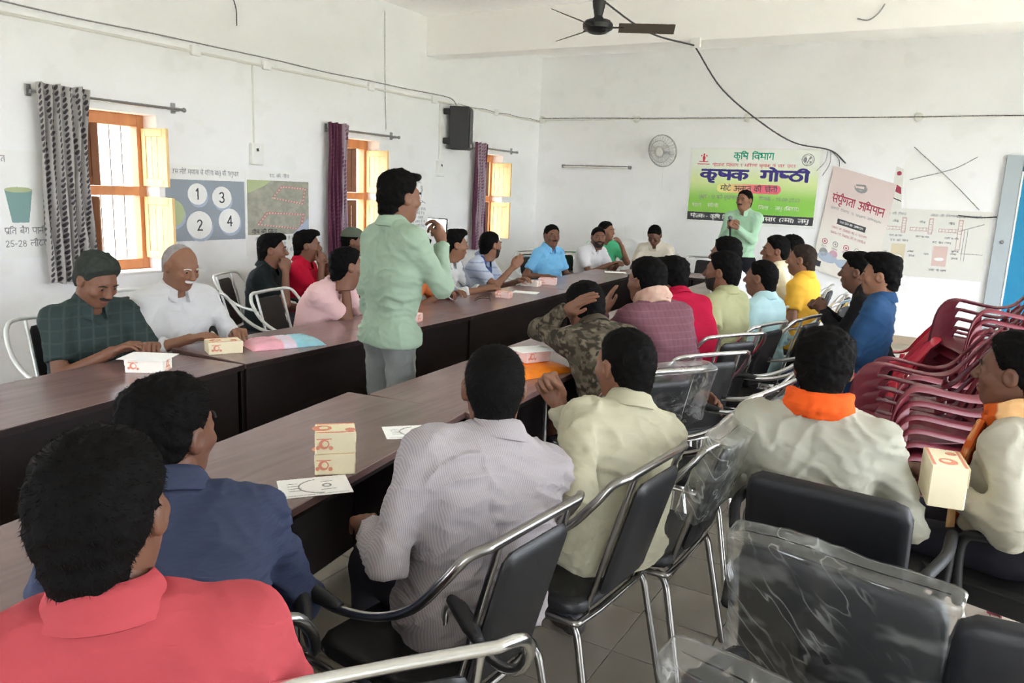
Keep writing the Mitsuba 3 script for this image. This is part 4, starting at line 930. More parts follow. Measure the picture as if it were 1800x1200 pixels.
    if legs:
        def lower(p):
            d = cap(p, P + lft * .07, P - lft * .07, .095 * fat)
            for hp, kn, an, s in legsJ: d = smin(d, smin(cap(p, hp, kn, .068, .045), cap(p, kn, an, .045, .034), .02), .04)
            return d
        lp = np.array([q for J in legsJ for q in J[:3]]); meshes.append(surfnet(lower, lp.min(0) - .1, lp.max(0) + .1, .018))
    HR = TR(0, 0, 0, hyaw - yaw, hpitch, hroll)[:3, :3]
    HM = np.eye(4); HM[:3, :3] = HR; HM[:3, 3] = H
    hm = head_mesh(.0055 if res > .009 else .0045, wide); hv = hm.vertices @ HR.T + H
    meshes.append(tm(hv, hm.faces))
    fist = []
    hh = .0045 if res > .009 else .0038
    for E, Wr, pose, nh, left in ((EL, WL, pL, nL, True), (ER, WRr, pR, nR, False)):
        a = unit(Wr - E)
        # the thumb side of a hand with its palm down: left hand thumb points right (-y) when it points forward
        nh_ = np.array(nh if nh is not None else (0, 0, 1.), float)[:3]; b = nh_ - a * (nh_ @ a)
        if np.linalg.norm(b) < .1: b = fw2 - a * (fw2 @ a)
        zax = unit(b); bend = 0 if nh is None or len(nh) < 4 else nh[3]
        if bend: ca, sb = math.cos(math.radians(bend)), math.sin(math.radians(bend)); a, zax = a * ca + zax * sb, zax * ca - a * sb
        yax = np.cross(zax, a)                                             # left of the fingers
        m = hand_for(pose, hh, not left)                                    # thumb to +y for the right hand (palm down)
        Rm = np.stack([a, yax, zax], 1)
        meshes.append(tm((m.vertices) @ Rm.T + Wr + a * .012, m.faces)); fist.append((Wr + a * .09, a, zax))
    colr = []
    sk = np.array(SKIN[skin])
    for i, m in enumerate(meshes):
        c = np.tile(sk, (len(m.vertices), 1)) * (.92 + .16 * meshkit.fbm(m.vertices * 22 + seed, 2)[:, None])
        if i == (2 if legs else 1):
            lm = lip_mask(hm.vertices)[:, None]; c = c * (1 - lm * .55) + np.array([.20, .07, .06]) * lm * .55
        colr.append(c)
    bm = cat(meshes); bm.vertices = bm.vertices @ Ry.T + toW[:3, 3]
    add('body', k, bm, 'm_skin', True, color=np.vstack(colr))
    WM = toW @ HM
    # -------- hair and face
    st = HAIR[hair]
    h_ = .0062 if res > .009 else .005
    if hair != 'none':
        hmx = hair_mesh(h_, st, seed, wide)
        hc = np.tile(np.array(hcol), (len(hmx.vertices), 1)) * (.75 + .5 * meshkit.fbm(hmx.vertices * [90, 90, 30], 2)[:, None])
        hmx.vertices = hmx.vertices @ WM[:3, :3].T + WM[:3, 3]
        if res <= .009:                                                      # near heads get short strands along the silhouette
            vn = vnormals(hmx); sel = rgen.choice(len(hmx.vertices), min(2600, len(hmx.vertices)), replace=False)
            b0 = hmx.vertices[sel]; nn = vn[sel]; tang = np.cross(nn, rgen.normal(size=nn.shape)); tang /= np.linalg.norm(tang, axis=1, keepdims=True)
            flow = WM[:3, :3] @ np.array([.3, 0, -.5]); tip = b0 + nn * rgen.uniform(.002, .006, (len(sel), 1)) + (flow - nn * (nn @ flow)[:, None]) * .016 + tang * .004
            base_i = len(hmx.vertices); nS = len(sel)
            V2 = np.vstack([b0 - nn * .002 - tang * .0012, b0 - nn * .002 + tang * .0012, tip])
            F2 = np.stack([np.arange(nS), np.arange(nS) + nS, np.arange(nS) + 2 * nS], 1) + base_i
            hmx = tm(np.vstack([hmx.vertices, V2]), np.vstack([hmx.faces, F2])); hc = np.vstack([hc, np.tile(np.array(hcol) * 1.3, (3 * nS, 1))])
        add('hair', k, hmx, 'm_hair', True, color=hc)
    if beard:
        bmx = beard_mesh(.0045, wide, beard); bmx.vertices = bmx.vertices @ WM[:3, :3].T + WM[:3, 3]
        add(beard, k, bmx, beardcol or 'm_brow', True)
    if eyes:
        for s in (1, -1):
            e = add('eye', k, None, None, shape=EYE_W, M=WM @ TR(.0770, s * .0325 * wide, .009))
            add('iris', e, None, None, shape=EYE_I, M=WM @ TR(.0770, s * .0325 * wide, .009))
            add('eyebrow', k, None, 'm_whitehair' if hair == 'bald' else 'm_brow', shape=BROW if s > 0 else BROW_R, M=WM)
    # -------- shirt
    sl_end = {'long': 1.0, 'short': None, 'three': .55, 'rolled': .35}[sleeve]
    e = .012
    hemz = (P[2] - .10 if not standing else P[2] - .05) if hem is None else hem - dz
    wrsd = rgen.uniform(0, 50)
    def sleevef(p, S, E, Wr):
        d = cap(p, S, E, .056, .048 if sl_end else .060)
        if sl_end:
            end = E + (Wr - E) * (sl_end * .97)
            f = cap(p, E, end, .048, .038 if sl_end == 1. else .048); u = unit(Wr - E); f = np.maximum(f, (p - end.astype(f32)) @ u.astype(f32))
            return smin(d, f, .03)
        end = S + (E - S) * .72; u = unit(E - S)
        return np.maximum(d, (p - end.astype(f32)) @ u.astype(f32))
    bl = unit(up2 * 1.0 + fw2 * -.25)
    Nn = N + up2 * .030 - fw2 * .012
    def shirtf(p):
        d = torso(p, e, fat)
        if standing and not tuck: d = smin(d, cap(p, P + lft * .075 - [0, 0, .05], P - lft * .075 - [0, 0, .05], .119 * fat), .06)
        if not standing: d = smin(d, cap(p, P + [.06, .06, -.03], P + [.06, -.06, -.03], .130 * fat), .06)
        d = np.maximum(d, (hemz - p[..., 2]))
        d = smin(d, trap(p, e * .7), .04)
        for S, E, Wr in ((SL, EL, WL), (SR, ER, WRr)): d = smin(d, sleevef(p, S, E, Wr), .045)
        d = np.maximum(d, -np.maximum(-((p - Nn.astype(f32)) @ bl.astype(f32)), np.linalg.norm(p - Nn.astype(f32), axis=-1) - .15))      # neckline
        if undone: d = np.maximum(d, -cap(p, N + fw2 * .10, N + fw2 * .12 - up2 * .06, .035, .012))
        return d
    sp = np.array([P, W, C, Sh, N, SL, SR, EL, ER] + ([WL, WRr] if sl_end else []))
    lo, hi = sp.min(0) - [.15 * fat, .15, .10], sp.max(0) + [.15 * fat, .15, .06]
    lo[2] = min(lo[2], hemz - .01) 
    sm = surfnet(shirtf, lo, hi, res)
    if wr:
        v = sm.vertices; n = vnormals(sm)
        sgn = np.sign(v[:, 1]); w0 = meshkit.fbm(v * 5 + wrsd, 2) - .5                    # folds run from the armpits down to the waist
        q = np.stack([v[:, 0] * 5 + w0 * 2, np.abs(v[:, 1]) * 6 - v[:, 2] * 3, v[:, 2] * 17 + np.abs(v[:, 1]) * 9 + w0 * 5 + sgn * 3], 1) + wrsd
        r1 = 1 - np.abs(2 * meshkit.noise(q) - 1); q2 = np.stack([v[:, 0] * 13, v[:, 1] * 13 + v[:, 2] * 10 + w0 * 6, v[:, 2] * 26 - v[:, 1] * 9], 1) + wrsd
        r2 = 1 - np.abs(2 * meshkit.fbm(q2, 2) - 1)
        edge = np.clip((v[:, 2] - hemz) / .03, 0, 1)
        sm.vertices = v + n * ((r1 ** 3 - .4) * wr * 1.2 + (r2 ** 2 - .5) * wr * .7)[:, None] * (.3 + .7 * edge[:, None])
    lv = sm.vertices.copy()
    if colors: cc = colors(lv, dict(P=P, C=C, Sh=Sh, N=N, up=up2, fw=fw2, lf=lft2))
    else: cc = np.tile(np.array(shirt), (len(lv), 1)) * (.94 + .12 * meshkit.fbm(lv * 14 + seed, 2)[:, None])
    sm.vertices = lv @ Ry.T + toW[:3, 3]
    add('shirt', k, sm, smat or 'm_cloth', True, color=cc)
    colc = np.array(shirt)
    if collar:
        nu, prof = 40, [(.062, .004), (.060, .026), (.058, .044), (.063, .048), (.073, .036), (.085, .012), (.091, -.006), (.087, -.008), (.076, .008)]
        gap = .35; Pc = np.zeros((nu, len(prof), 3))
        for i, a in enumerate(np.linspace(gap, 2 * math.pi - gap, nu)):
            for j, (r, z) in enumerate(prof):
                front = max(0, math.cos(a)); zz = z - .030 * front - (.022 * front if j > 3 else 0); rr = r * (1.0 + .12 * front)
                Pc[i, j] = N - fw2 * .010 + up2 * (.006 + zz) + rr * (1.0 * math.cos(a) * fw2 + .98 * math.sin(a) * lft2)
        cm = grid_sheet(Pc, .0022); cm.vertices = cm.vertices @ Ry.T + toW[:3, 3]
        add('collar', k, cm, smat or 'm_cloth', True, color=np.tile(colc * 1.02, (len(cm.vertices), 1)))
    # -------- trousers and shoes
    if legs:
        top_ = P + up1 * .06
        def trf(p):
            d = cap(p, P + lft * .075, P - lft * .075, (.118 if tuck else .102) * fat)
            for hp, kn, an, s in legsJ:
                d = smin(d, smin(cap(p, hp, kn, .079, .066), cap(p, kn, an, .066, .056), .03), .05)
            d = np.maximum(d, (p - top_.astype(f32)) @ up1.astype(f32))
            if not tuck: d = np.maximum(d, -(shirtf(p) + .022))
            return np.maximum(d, (.075 - dz) - p[..., 2])
        lp = np.array([q for J in legsJ for q in J[:3]])
        tmsh = surfnet(trf, lp.min(0) - .13, lp.max(0) + .13, .014 if standing else .018)
        if standing:
            v = tmsh.vertices; n = vnormals(tmsh); q = np.stack([v[:, 0] * 9, v[:, 1] * 9, v[:, 2] * 16], 1) + seed; tmsh.vertices = v + n * ((1 - np.abs(2 * meshkit.fbm(q, 2) - 1)) ** 2 - .5)[:, None] * .010
        tl = tmsh.vertices.copy(); tc = trouser(tl) if callable(trouser) else np.tile(np.array(trouser), (len(tl), 1))
        tmsh.vertices = tl @ Ry.T + toW[:3, 3]
        add('trousers', k, tmsh, 'm_cloth', True, color=tc)
        for hp, kn, an, s in legsJ:
            add('shoe', k, None, None, shape=SHOE, M=np.block([[Ry, (Ry @ np.array([an[0], an[1], 0]) + base).reshape(3, 1)], [np.zeros((1, 3)), np.ones((1, 1))]]))
    info = dict(key=k, toW=toW, base=base, N=N, Sh=Sh, C=C, H=H, up=up2, fw=fw2, lf=lft2, HM=WM, hands=fist, yaw=yaw, SL=SL, SR=SR, P=P, W=W)
    return info
EYE_W = mikit.ply(trimesh.creation.icosphere(2, .0125), 'm_eyewhite', True)
EYE_I = mikit.ply(lathe([(0, .0131), (.003, .0130), (.0058, .0118), (.0060, .0108)][::-1], 14).apply_transform(TR(0, 0, 0, 0, 90)), 'm_iris', True)
_br = [(.083, .052, .024), (.094, .036, .032), (.098, .016, .028)]
BROW = mikit.ply(tube(_br, [.003, .0045, .004], 6, 4, .6), 'm_brow', True); BROW_R = mikit.ply(tube([(x, -y, z) for x, y, z in _br], [.003, .0045, .004], 6, 4, .6), 'm_brow', True)
def _shoe(p):
    d = smin(cap(p, (-.03, 0, .035), (.05, 0, .035), .038, .036), cap(p, (.05, 0, .03), (.16, 0, .024), .040, .028), .03)
    d = smin(d, cap(p, (-.02, 0, .05), (-.01, 0, .10), .036, .042), .03)
    return np.maximum(d, -p[..., 2])
SHOE = mikit.ply(surfnet(_shoe, (-.08, -.06, 0), (.2, .06, .10), .010), 'm_shoe', True)
# ------------------------------------------------------------------ the people of the meeting
def sit(info, kind, label, dx=.02, mat='m_chrome', group=None, film=False, dyaw=0, at=None, **kw):
    b = info['base']; a = math.radians(info['yaw']); x, y = b[0] + dx * math.cos(a), b[1] + dx * math.sin(a)
    if at: x, y = at
    if kind == 'steel': return steel_chair(label, x, y, info['yaw'] + dyaw, mat, group, film)
    if kind == 'office': return office_chair(label, x, y, info['yaw'] + dyaw, None, group, kw.get('cmat', 'm_vinylgrey'))
    if kind == 'plastic': return plastic_chair(label, TR(x, y, seat_dz(info), info['yaw'] + dyaw), 'm_redchair')
def seat_dz(i): return 0.0
LW = 'white-framed chairs of the window row'; RWG = 'steel chairs of the near row'
def camo(lv, f):
    a = meshkit.fbm(lv * 26, 3); b = meshkit.fbm(lv * 40 + 9, 3); c = np.tile([.085, .068, .048], (len(lv), 1))
    c[a > .52] = [.030, .025, .018]; c[b > .58] = [.135, .112, .08]; c[(a < .40)] = [.055, .050, .034]; return c
def twotone(lv, f):
    q = lv - f['C']; y = np.abs(q @ f['lf']); c = np.tile([.52, .58, .70], (len(lv), 1)); c[(y < .11) & (q @ f['fw'] > -.02)] = [.07, .11, .30]
    s = (np.abs((lv[:, 2] * 14) % 1 - .5) < .06) & (y >= .11); c[s] = [.28, .34, .5]; return c
def greyarms(lv, f):
    q = lv - f['C']; y = np.abs(q @ f['lf']); c = np.tile([.62, .62, .62], (len(lv), 1)); c[y > .17] = [.22, .24, .28]; return c
def jeans(tl):
    n = meshkit.fbm(tl * np.array([9, 9, 5]), 4)[:, None]; return np.array([.075, .078, .078]) * (1 - n) + np.array([.27, .28, .265]) * n
P_ = {}
P_[1] = person('man in a dark green plaid half-sleeved shirt looking down at the window side table', (-3.55, 2.19, 1.11), -5, 12, hyaw=2, hpitch=28, smat='m_plaidgreen', shirt=(.022, .04, .037), sleeve='short', R=(.33, -.06, .79, 'relax'), L=(.36, .14, .79, 'relax'), hair='full', hcol=(.035, .04, .035), beard='moustache', fat=1.0, skin=1, wr=.006, seed=11, res=.0105)
sit(P_[1], 'steel', 'white-framed chair under the man in the dark green plaid shirt', mat='m_whitetube')
P_[2] = person('old bald man with a white moustache in a white kurta', (-3.60, 2.69, 1.14), -10, 10, hyaw=2, hpitch=20, shirt=(.66, .66, .67), sleeve='three', R=(.36, -.10, .79, 'relax'), L=(.34, .20, .79, 'relax'), hair='bald', hcol=(.30, .28, .27), beard='moustache', beardcol='m_whitehair', skin=0, wr=.007, seed=12, res=.0105, undone=True, fat=.9)
sit(P_[2], 'steel', 'white-framed chair under the old man in the white kurta', mat='m_whitetube')
P_[3] = person('young man in a black shirt by the wall resting his hand on his chin', (-4.60, 4.26, 1.08), 28, 8, hyaw=42, shirt=(.010, .014, .015), sleeve='short', R=(.21, -.06, .93, 'fist', (.5, -.4, .6)), L=(.25, .12, .62, 'relax'), hair='quiff', skin=1, seed=13)
sit(P_[3], 'steel', 'chair against the wall under the young man in black', mat='m_whitetube')
P_[4] = person('young man in a red polo shirt sitting against the window wall', (-4.70, 4.73, 1.09), 30, 6, hyaw=45, shirt=(.46, .008, .032), sleeve='short', R=(.20, -.04, .93, 'curl', (.6, -.3, .5)), L=(.22, .06, .88, 'curl', (.6, .3, .5)), hair='quiff', skin=1, seed=14)
sit(P_[4], 'steel', 'chair against the wall under the young man in the red polo', mat='m_whitetube')
P_[5] = person('man in a pale pink T-shirt leaning on the table with his hand at his cheek', (-3.40, 3.78, 1.08), 12, 30, hyaw=62, hroll=-8, shirt=(.70, .46, .46), sleeve='short', collar=False, R=(.30, -.03, .98, 'flat', (.5, -.7, .3)), L=(.40, .14, .79, 'relax'), hair='full', skin=1, wr=.006, seed=15)
sit(P_[5], 'steel', 'white-framed chair under the man in the pale pink T-shirt', mat='m_whitetube')
P_[6] = person('man in a dark checked shirt and a cap by the wall behind the standing man', (-4.70, 5.30, 1.10), 30, 8, hyaw=38, smat=None, shirt=(.035, .04, .045), sleeve='long', hair='crew', skin=1, seed=16, colors=lambda lv, f: np.where(((np.floor(lv[:, 2] * 22) + np.floor(lv[:, 1] * 22)) % 2 == 0)[:, None], [.03, .033, .04], [.10, .105, .11]))
sit(P_[6], 'steel', 'chair against the wall under the man with the cap', mat='m_whitetube')
P_[8] = person('man in an orange T-shirt half hidden behind the standing man with the phone', (-3.62, 4.86, 1.10), 10, 22, hyaw=40, shirt=(.62, .20, .07), sleeve='short', collar=False, R=(.42, -.10, .79, 'curl'), L=(.46, .10, .79, 'relax'), hair='full', skin=1, seed=17)
sit(P_[8], 'steel', 'white-framed chair under the man in the orange T-shirt', mat='m_whitetube')
P_[9] = person('young man with a tall quiff in a white shirt with grey sleeves', (-3.70, 5.44, 1.14), 8, 20, hyaw=50, shirt=(.62, .62, .62), colors=greyarms, sleeve='three', R=(.50, -.04, .79, 'relax'), L=(.48, .12, .79, 'relax'), hair='quiff', skin=0, seed=18)
sit(P_[9], 'steel', 'white-framed chair under the young man with the quiff', mat='m_whitetube')
P_[10] = person('bearded man in a blue and white striped polo raising his hand over the table', (-3.75, 6.09, 1.11), 15, 18, hyaw=68, shirt=(.3, .36, .52), colors=twotone, sleeve='short', R=(.44, -.12, .93, 'relax', (.5, -.3, .4)), L=(.44, .10, .79, 'relax'), hair='short', beard='beard', skin=0, seed=19, wide=1.03)
sit(P_[10], 'steel', 'white-framed chair under the bearded man in the blue and white polo', mat='m_whitetube')
P_[11] = person('man in a sky blue half-sleeved shirt turned to the camera near the far corner', (-3.90, 7.61, 1.14), -12, 4, hyaw=-38, shirt=(.20, .50, .80), sleeve='short', R=(.20, -.22, .72, 'relax'), L=(.30, .18, .72, 'relax'), hair='short', beard='moustache', skin=1, seed=20)
sit(P_[11], 'steel', 'chair under the man in the sky blue shirt', mat='m_whitetube')
P_[12] = person('bearded man in a white shirt leaning on the far table with crossed forearms', (-3.78, 8.60, 1.10), -18, 22, hyaw=-52, shirt=(.70, .69, .70), sleeve='short', R=(.42, -.02, .79, 'relax'), L=(.45, .12, .79, 'relax'), hair='short', beard='beard', skin=1, seed=21)
sit(P_[12], 'steel', 'chair under the bearded man in the white shirt at the far corner', mat='m_chrome')
P_[13] = person('man in a bright green T-shirt behind the bearded man in white, hand raised', (-3.87, 9.04, 1.16), -40, 10, hyaw=-5, shirt=(.10, .52, .26), sleeve='short', collar=False, R=(.25, -.1, .74, 'relax'), L=(.34, .12, .98, 'relax', (.3, .5, .5)), hair='short', skin=0, seed=22)
sit(P_[13], 'steel', 'chair under the man in the bright green T-shirt', mat='m_chrome')
P_[14] = person('man in a cream half-sleeved shirt bending his head over the far table', (-3.30, 9.22, 1.14), -85, 16, hpitch=34, shirt=(.66, .60, .50), sleeve='short', R=(.40, -.12, .79, 'relax'), L=(.42, .10, .79, 'relax'), hair='short', skin=2, seed=23)
sit(P_[14], 'steel', 'chair under the man in the cream shirt at the far table', mat='m_chrome')
P_[15] = person('standing speaker in a mint green shirt holding a microphone before the banner', (-2.28, 9.36, 1.61), -100, 2, hyaw=-108, shirt=(.40, .62, .44), sleeve='long', R=(.25, -.06, 1.30, 'curl', (.5, -.6, .5)), L=(.27, .045, 1.30, 'grip', (.6, .5, .2)), hair='short', beard='moustache', standing=True, skin=0, seed=24, hem=.95, trouser=(.012, .012, .016), tuck=True)
P_[7] = person('standing man in a pale green shirt filming with a phone, seen from behind', (-2.40, 3.04, 1.555), 72, 3, hyaw=72, shirt=(.275, .365, .275), sleeve='long', R=(.26, -.07, 1.335, 'hold', (.3, -.8, .1)), L=(.05, .26, .84, 'curl', (0, .6, .1)), hair='wavy', standing=True, skin=1, seed=25, hem=.84, trouser=jeans, res=.0085, wr=.009, fat=.85, shoulder=.97)
# near row, seen from behind
P_[16] = person('man in a brown camouflage shirt holding his head, leaning on the near table', (-1.60, 3.52, 1.05), 146, 40, hyaw=150, hpitch=12, shirt=(.07, .057, .04), colors=camo, sleeve='long', R=(-.02, -.40, .68, 'relax', (0, -.6, .4)), L=(.34, .13, 1.06, 'flat', (.3, .8, .4), (.4, .3, -.8)), hair='full', skin=1, seed=26, res=.0095, wr=.007)
sit(P_[16], 'steel', 'steel chair under the man in the camouflage shirt, torn film on its back', film=True)
P_[17] = person('man in a mauve checked shirt with a beige scarf, elbow on the near table', (-1.45, 3.97, 1.16), 148, 26, hyaw=160, smat='m_plaidmauve', shirt=(.135, .052, .07), sleeve='long', R=(.36, -.12, .79, 'relax'), L=(.44, .16, .97, 'flat', (.2, .8, .3)), hair='full', skin=1, seed=27, res=.0105, wr=.006)
sit(P_[17], 'steel', 'steel chair under the man in the mauve checked shirt')
P_[18] = person('man in a crimson polo shirt bent towards the near table', (-1.52, 4.58, 1.13), 150, 28, hyaw=165, shirt=(.36, .006, .035), sleeve='short', R=(.38, -.12, .79, 'relax'), L=(.40, .10, .79, 'relax'), hair='wavy', skin=1, seed=28, wr=.003, fat=1.0)
sit(P_[18], 'steel', 'steel chair under the man in the crimson polo')
P_[19] = person('bearded man in a pale olive half-sleeved shirt, his arm hanging down', (-1.30, 4.93, 1.16), 165, 6, hyaw=180, shirt=(.34, .345, .19), sleeve='short', R=(.32, -.1, .79, 'relax'), L=(.03, .26, .60, 'relax', (0, .8, 0)), hair='full', beard='beard', skin=1, seed=29, res=.0105)
sit(P_[19], 'steel', 'steel chair under the bearded man in the pale olive shirt')
P_[20] = person('boy in a pale cyan shirt in the near row', (-1.15, 5.38, 1.10), 168, 5, hyaw=172, shirt=(.40, .58, .60), sleeve='long', hair='short', skin=1, seed=30)
sit(P_[20], 'steel', 'steel chair under the boy in the pale cyan shirt')
P_[21] = person('man in a white shirt mostly hidden behind the bearded man in olive', (-1.47, 5.62, 1.22), 172, 10, hyaw=175, shirt=(.70, .69, .70), sleeve='long', hair='full', skin=1, seed=31)
sit(P_[21], 'steel', 'steel chair under the hidden man in the white shirt')
P_[22] = person('smiling man in a cream shirt at the far end of the near row', (-1.37, 6.85, 1.20), 185, 6, hyaw=205, shirt=(.72, .66, .46), sleeve='short', hair='full', skin=1, seed=32, L=(.3, .1, .9, 'relax'))
sit(P_[22], 'steel', 'steel chair under the smiling man in the cream shirt')
P_[23] = person('man with full black hair behind the smiling man in cream', (-1.36, 7.45, 1.19), 180, 6, hyaw=180, shirt=(.5, .5, .42), sleeve='short', hair='full', skin=2, seed=33)
sit(P_[23], 'steel', 'steel chair under the man behind the smiling man in cream')
P_[24] = person('man in a yellow polo shirt near the far end of the near row', (-1.08, 6.44, 1.17), 172, 4, hyaw=178, shirt=(.74, .42, .05), sleeve='short', hair='short', skin=0, seed=34, hcol=(.03, .02, .016))
sit(P_[24], 'steel', 'steel chair under the man in the yellow polo')
P_[25] = person('young man in a denim blue shirt with tufted hair on the red plastic chair', (-.40, 5.15, 1.20), 178, -4, hyaw=178, shirt=(.022, .065, .15), sleeve='long', hair='tufts', skin=0, seed=35, L=(.26, .10, .66, 'relax'), R=(.28, -.08, .66, 'relax'), res=.0105, trouser=(.03, .05, .09), wr=.007)
sit(P_[25], 'plastic', 'bright red plastic armchair under the young man in denim blue', dx=.02)
P_[26] = person('young man in black with his hands raised beside the one in denim blue', (-.60, 5.80, 1.16), 180, 18, hyaw=178, shirt=(.012, .011, .012), sleeve='long', hair='tufts', skin=2, seed=36, L=(.38, .08, .88, 'fist', (.6, .4, .4)), R=(.40, -.04, .88, 'fist'), trouser=(.012, .012, .014))
sit(P_[26], 'plastic', 'bright red plastic armchair under the young man in black', dx=.04)
# foreground
P_[27] = person('man in a coral polo shirt at the lower left corner, seen from behind', (-1.02, .62, 1.135), 142, 8, hyaw=122, hroll=-3, shirt=(.37, .055, .066), sleeve='short', hair='fullflat', skin=2, seed=37, res=.0075, wr=.006, wide=1.0, shoulder=1.06, R=(.26, -.14, .72, 'relax'), L=(.26, .14, .72, 'relax'))
sit(P_[27], 'steel', 'steel chair under the man in the coral polo', mat='m_darktube')
P_[28] = person('man in a navy blue shirt leaning over the near table, face turned right', (-1.45, 1.04, 1.06), 140, 24, hyaw=100, smat='m_bluecloth', shirt=(.06, .08, .17), sleeve='long', hair='full', skin=2, seed=38, res=.0075, wr=.011, shoulder=1.0, R=(.36, -.14, .79, 'relax'), L=(.36, .14, .79, 'relax'))
sit(P_[28], 'steel', 'steel chair under the man in the navy blue shirt', mat='m_darktube')
P_[29] = person('man in a grey pinstriped shirt sitting in front of two printed cards', (-1.05, 1.75, 1.085), 152, 13, side=-14, hyaw=126, smat='m_stripe', shirt=(.58, .54, .55), sleeve='long', hair='crew', skin=2, seed=39, res=.0075, wr=.012, shoulder=1.08, fat=1.0, R=(.30, -.12, .70, 'relax'), L=(.24, .20, .70, 'relax'))
sit(P_[29], 'steel', 'steel chair under the man in the pinstriped shirt', mat='m_darktube', at=(-1.07, 1.50), dyaw=22)
P_[30] = person('man in a cream long-sleeved shirt resting his chin on his hand', (-.90, 2.32, 1.07), 152, 13, side=-14, hyaw=152, shirt=(.385, .365, .265), sleeve='long', hair='short', skin=1, seed=40, res=.008, wr=.012, L=(.02, .27, .60, 'fist', (0, .8, 0)), R=(.24, .06, .93, 'fist', (.6, -.2, .5)))
sit(P_[30], 'steel', 'steel chair under the man in the cream long-sleeved shirt', mat='m_darktube', at=(-.98, 2.06), dyaw=22)
P_[31] = person('man in a cream kurta with an orange scarf, seen from behind on an office chair', (-.33, 2.60, 1.10), 96, 4, hyaw=97, shirt=(.36, .355, .295), sleeve='long', hair='full', skin=1, seed=41, res=.008, wr=.010, shoulder=1.08, hem=.42)
sit(P_[31], 'office', 'black office chair under the man with the orange scarf at the centre right', dyaw=-10, at=(-.21, 2.56), cmat='m_vinylgrey')
P_[32] = person('man with a long orange scarf in profile at the right picture edge', (.20, 2.90, 1.11), 165, 6, hyaw=166, shirt=(.37, .35, .28), sleeve='long', hem=.60, hair='full', skin=2, seed=42, res=.0085, wr=.007, R=(.30, -.06, .70, 'relax'), L=(.17, .22, .76, 'hold'))
sit(P_[32], 'office', 'black office chair under the man at the right picture edge', cmat='m_vinyl')
# ---- things they wear
def put(info, name, mesh, mat, color=None, smooth=True, label=None):
    m = mesh.copy(); M = info['toW']; m.vertices = m.vertices @ M[:3, :3].T + M[:3, 3]; add(name, info['key'], m, mat, smooth, color=color, label=label)
def scarf(info, cols, tails=0, seed=1, R0=.070, label=None):
    N, f, l, u = info['N'], info['fw'], info['lf'], info['up']; nu, nv = 72, 18; P = np.zeros((nu + 1, nv + 1, 3))
    for i in range(nu + 1):
        a = 2 * math.pi * i / nu
        for j in range(nv + 1):
            b = 2 * math.pi * j / nv; rr = R0 + .022 * math.cos(b); z = .030 + .036 * math.sin(b) - .03 * max(0, math.cos(a))
            P[i, j] = N - f * .012 + u * z + rr * (math.cos(a) * f + math.sin(a) * l)
    q = np.stack([np.cos(np.linspace(0, 2 * math.pi, nu + 1))[:, None] * 1.2 + 0 * P[..., 0], np.sin(np.linspace(0, 2 * math.pi, nu + 1))[:, None] * 1.2 + 0 * P[..., 0], np.tile(np.arange(nv + 1) * 1.1 % (nv * 1.1), (nu + 1, 1))], -1)
    n = meshkit.fbm(q * 2 + seed, 3); d = (1 - np.abs(2 * n - 1)) * .018 + .004 * np.sin(5 * np.linspace(0, 2 * math.pi, nv + 1)[None] + 6 * n); d[:, -1] = d[:, 0]
    cen = (N - f * .012 + u * .03); out = P - cen; out /= np.linalg.norm(out, axis=2, keepdims=True); P += out * d[..., None]; P[-1] = P[0]
    parts = [grid_sheet(P)]
    for t in range(tails):
        s = -1 if t == 0 else 1; m, w = 26, 14; Q = np.zeros((m, w, 3)); L = .42 if t == 0 else .46
        for i in range(m):
            v = i / (m - 1)
            for j in range(w):
                uu = j / (w - 1) - .5
                c = N + f * (.085 + .085 * math.sin(min(1, v * 1.6) * 1.5)) + l * s * (.045 + .035 * v) - u * (.01 + L * v)
                Q[i, j] = c + l * uu * (.07 + .05 * v) + f * (.012 * math.sin(uu * 19 + v * 3 + t) + .004 * math.sin(uu * 40))
        parts.append(grid_sheet(Q, .004))
    m = cat(parts); v = m.vertices; k = meshkit.fbm(v * np.array([40, 40, 8]) + seed, 3)[:, None]; c = np.array(cols[0]) * (1 - k) + np.array(cols[1]) * k
    if tails: c = np.where((meshkit.fbm(v * np.array([26, 26, 5]) + 4, 2) > .62)[:, None], np.array([.80, .48, .22]), c)
    put(info, 'scarf', m, 'm_cloth', c, label=label)
scarf(P_[31], ((.80, .115, .018), (.62, .07, .012)), 0, 3, label='bright orange scarf round the neck')
scarf(P_[32], ((.62, .12, .02), (.42, .055, .012)), 2, 5, R0=.078, label='orange scarf with long hanging ends')
scarf(P_[17], ((.55, .42, .32), (.42, .22, .18)), 0, 7, label='beige scarf round the neck')
# cap of the man by the wall
hm6 = P_[6]['HM']; capm = cat([surfnet(lambda p: np.maximum(np.maximum(ell(p, (-.012, 0, .045), (.108, .090, .092)), .050 - p[..., 2]), -1), (-.14, -.11, .03), (.12, .11, .15), .006),
                               grid_sheet(np.array([[((.075 + .085 * t) * math.cos(a) + .0, (.082 - .01 * t) * math.sin(a), .056 - .018 * t) for t in np.linspace(0, 1, 6)] for a in np.linspace(-1.1, 1.1, 14)]), .004)])
capm.vertices = capm.vertices @ hm6[:3, :3].T + hm6[:3, 3]
add('cap', P_[6]['key'], capm, 'm_cloth', True, color=np.tile([.10, .12, .09], (len(capm.vertices), 1)), label='dull green peaked cap')
def ring_at(info, which, r, mat, name, t=.0, label=None):
    W, a, z = info['hands'][which]; c = W - a * (.09 + t); b = np.cross(a, z)
    put(info, name, tube([c + r * (math.cos(q) * z + math.sin(q) * b) for q in np.linspace(0, 2 * math.pi, 21)], .0045, 6, 0), mat, label=label)
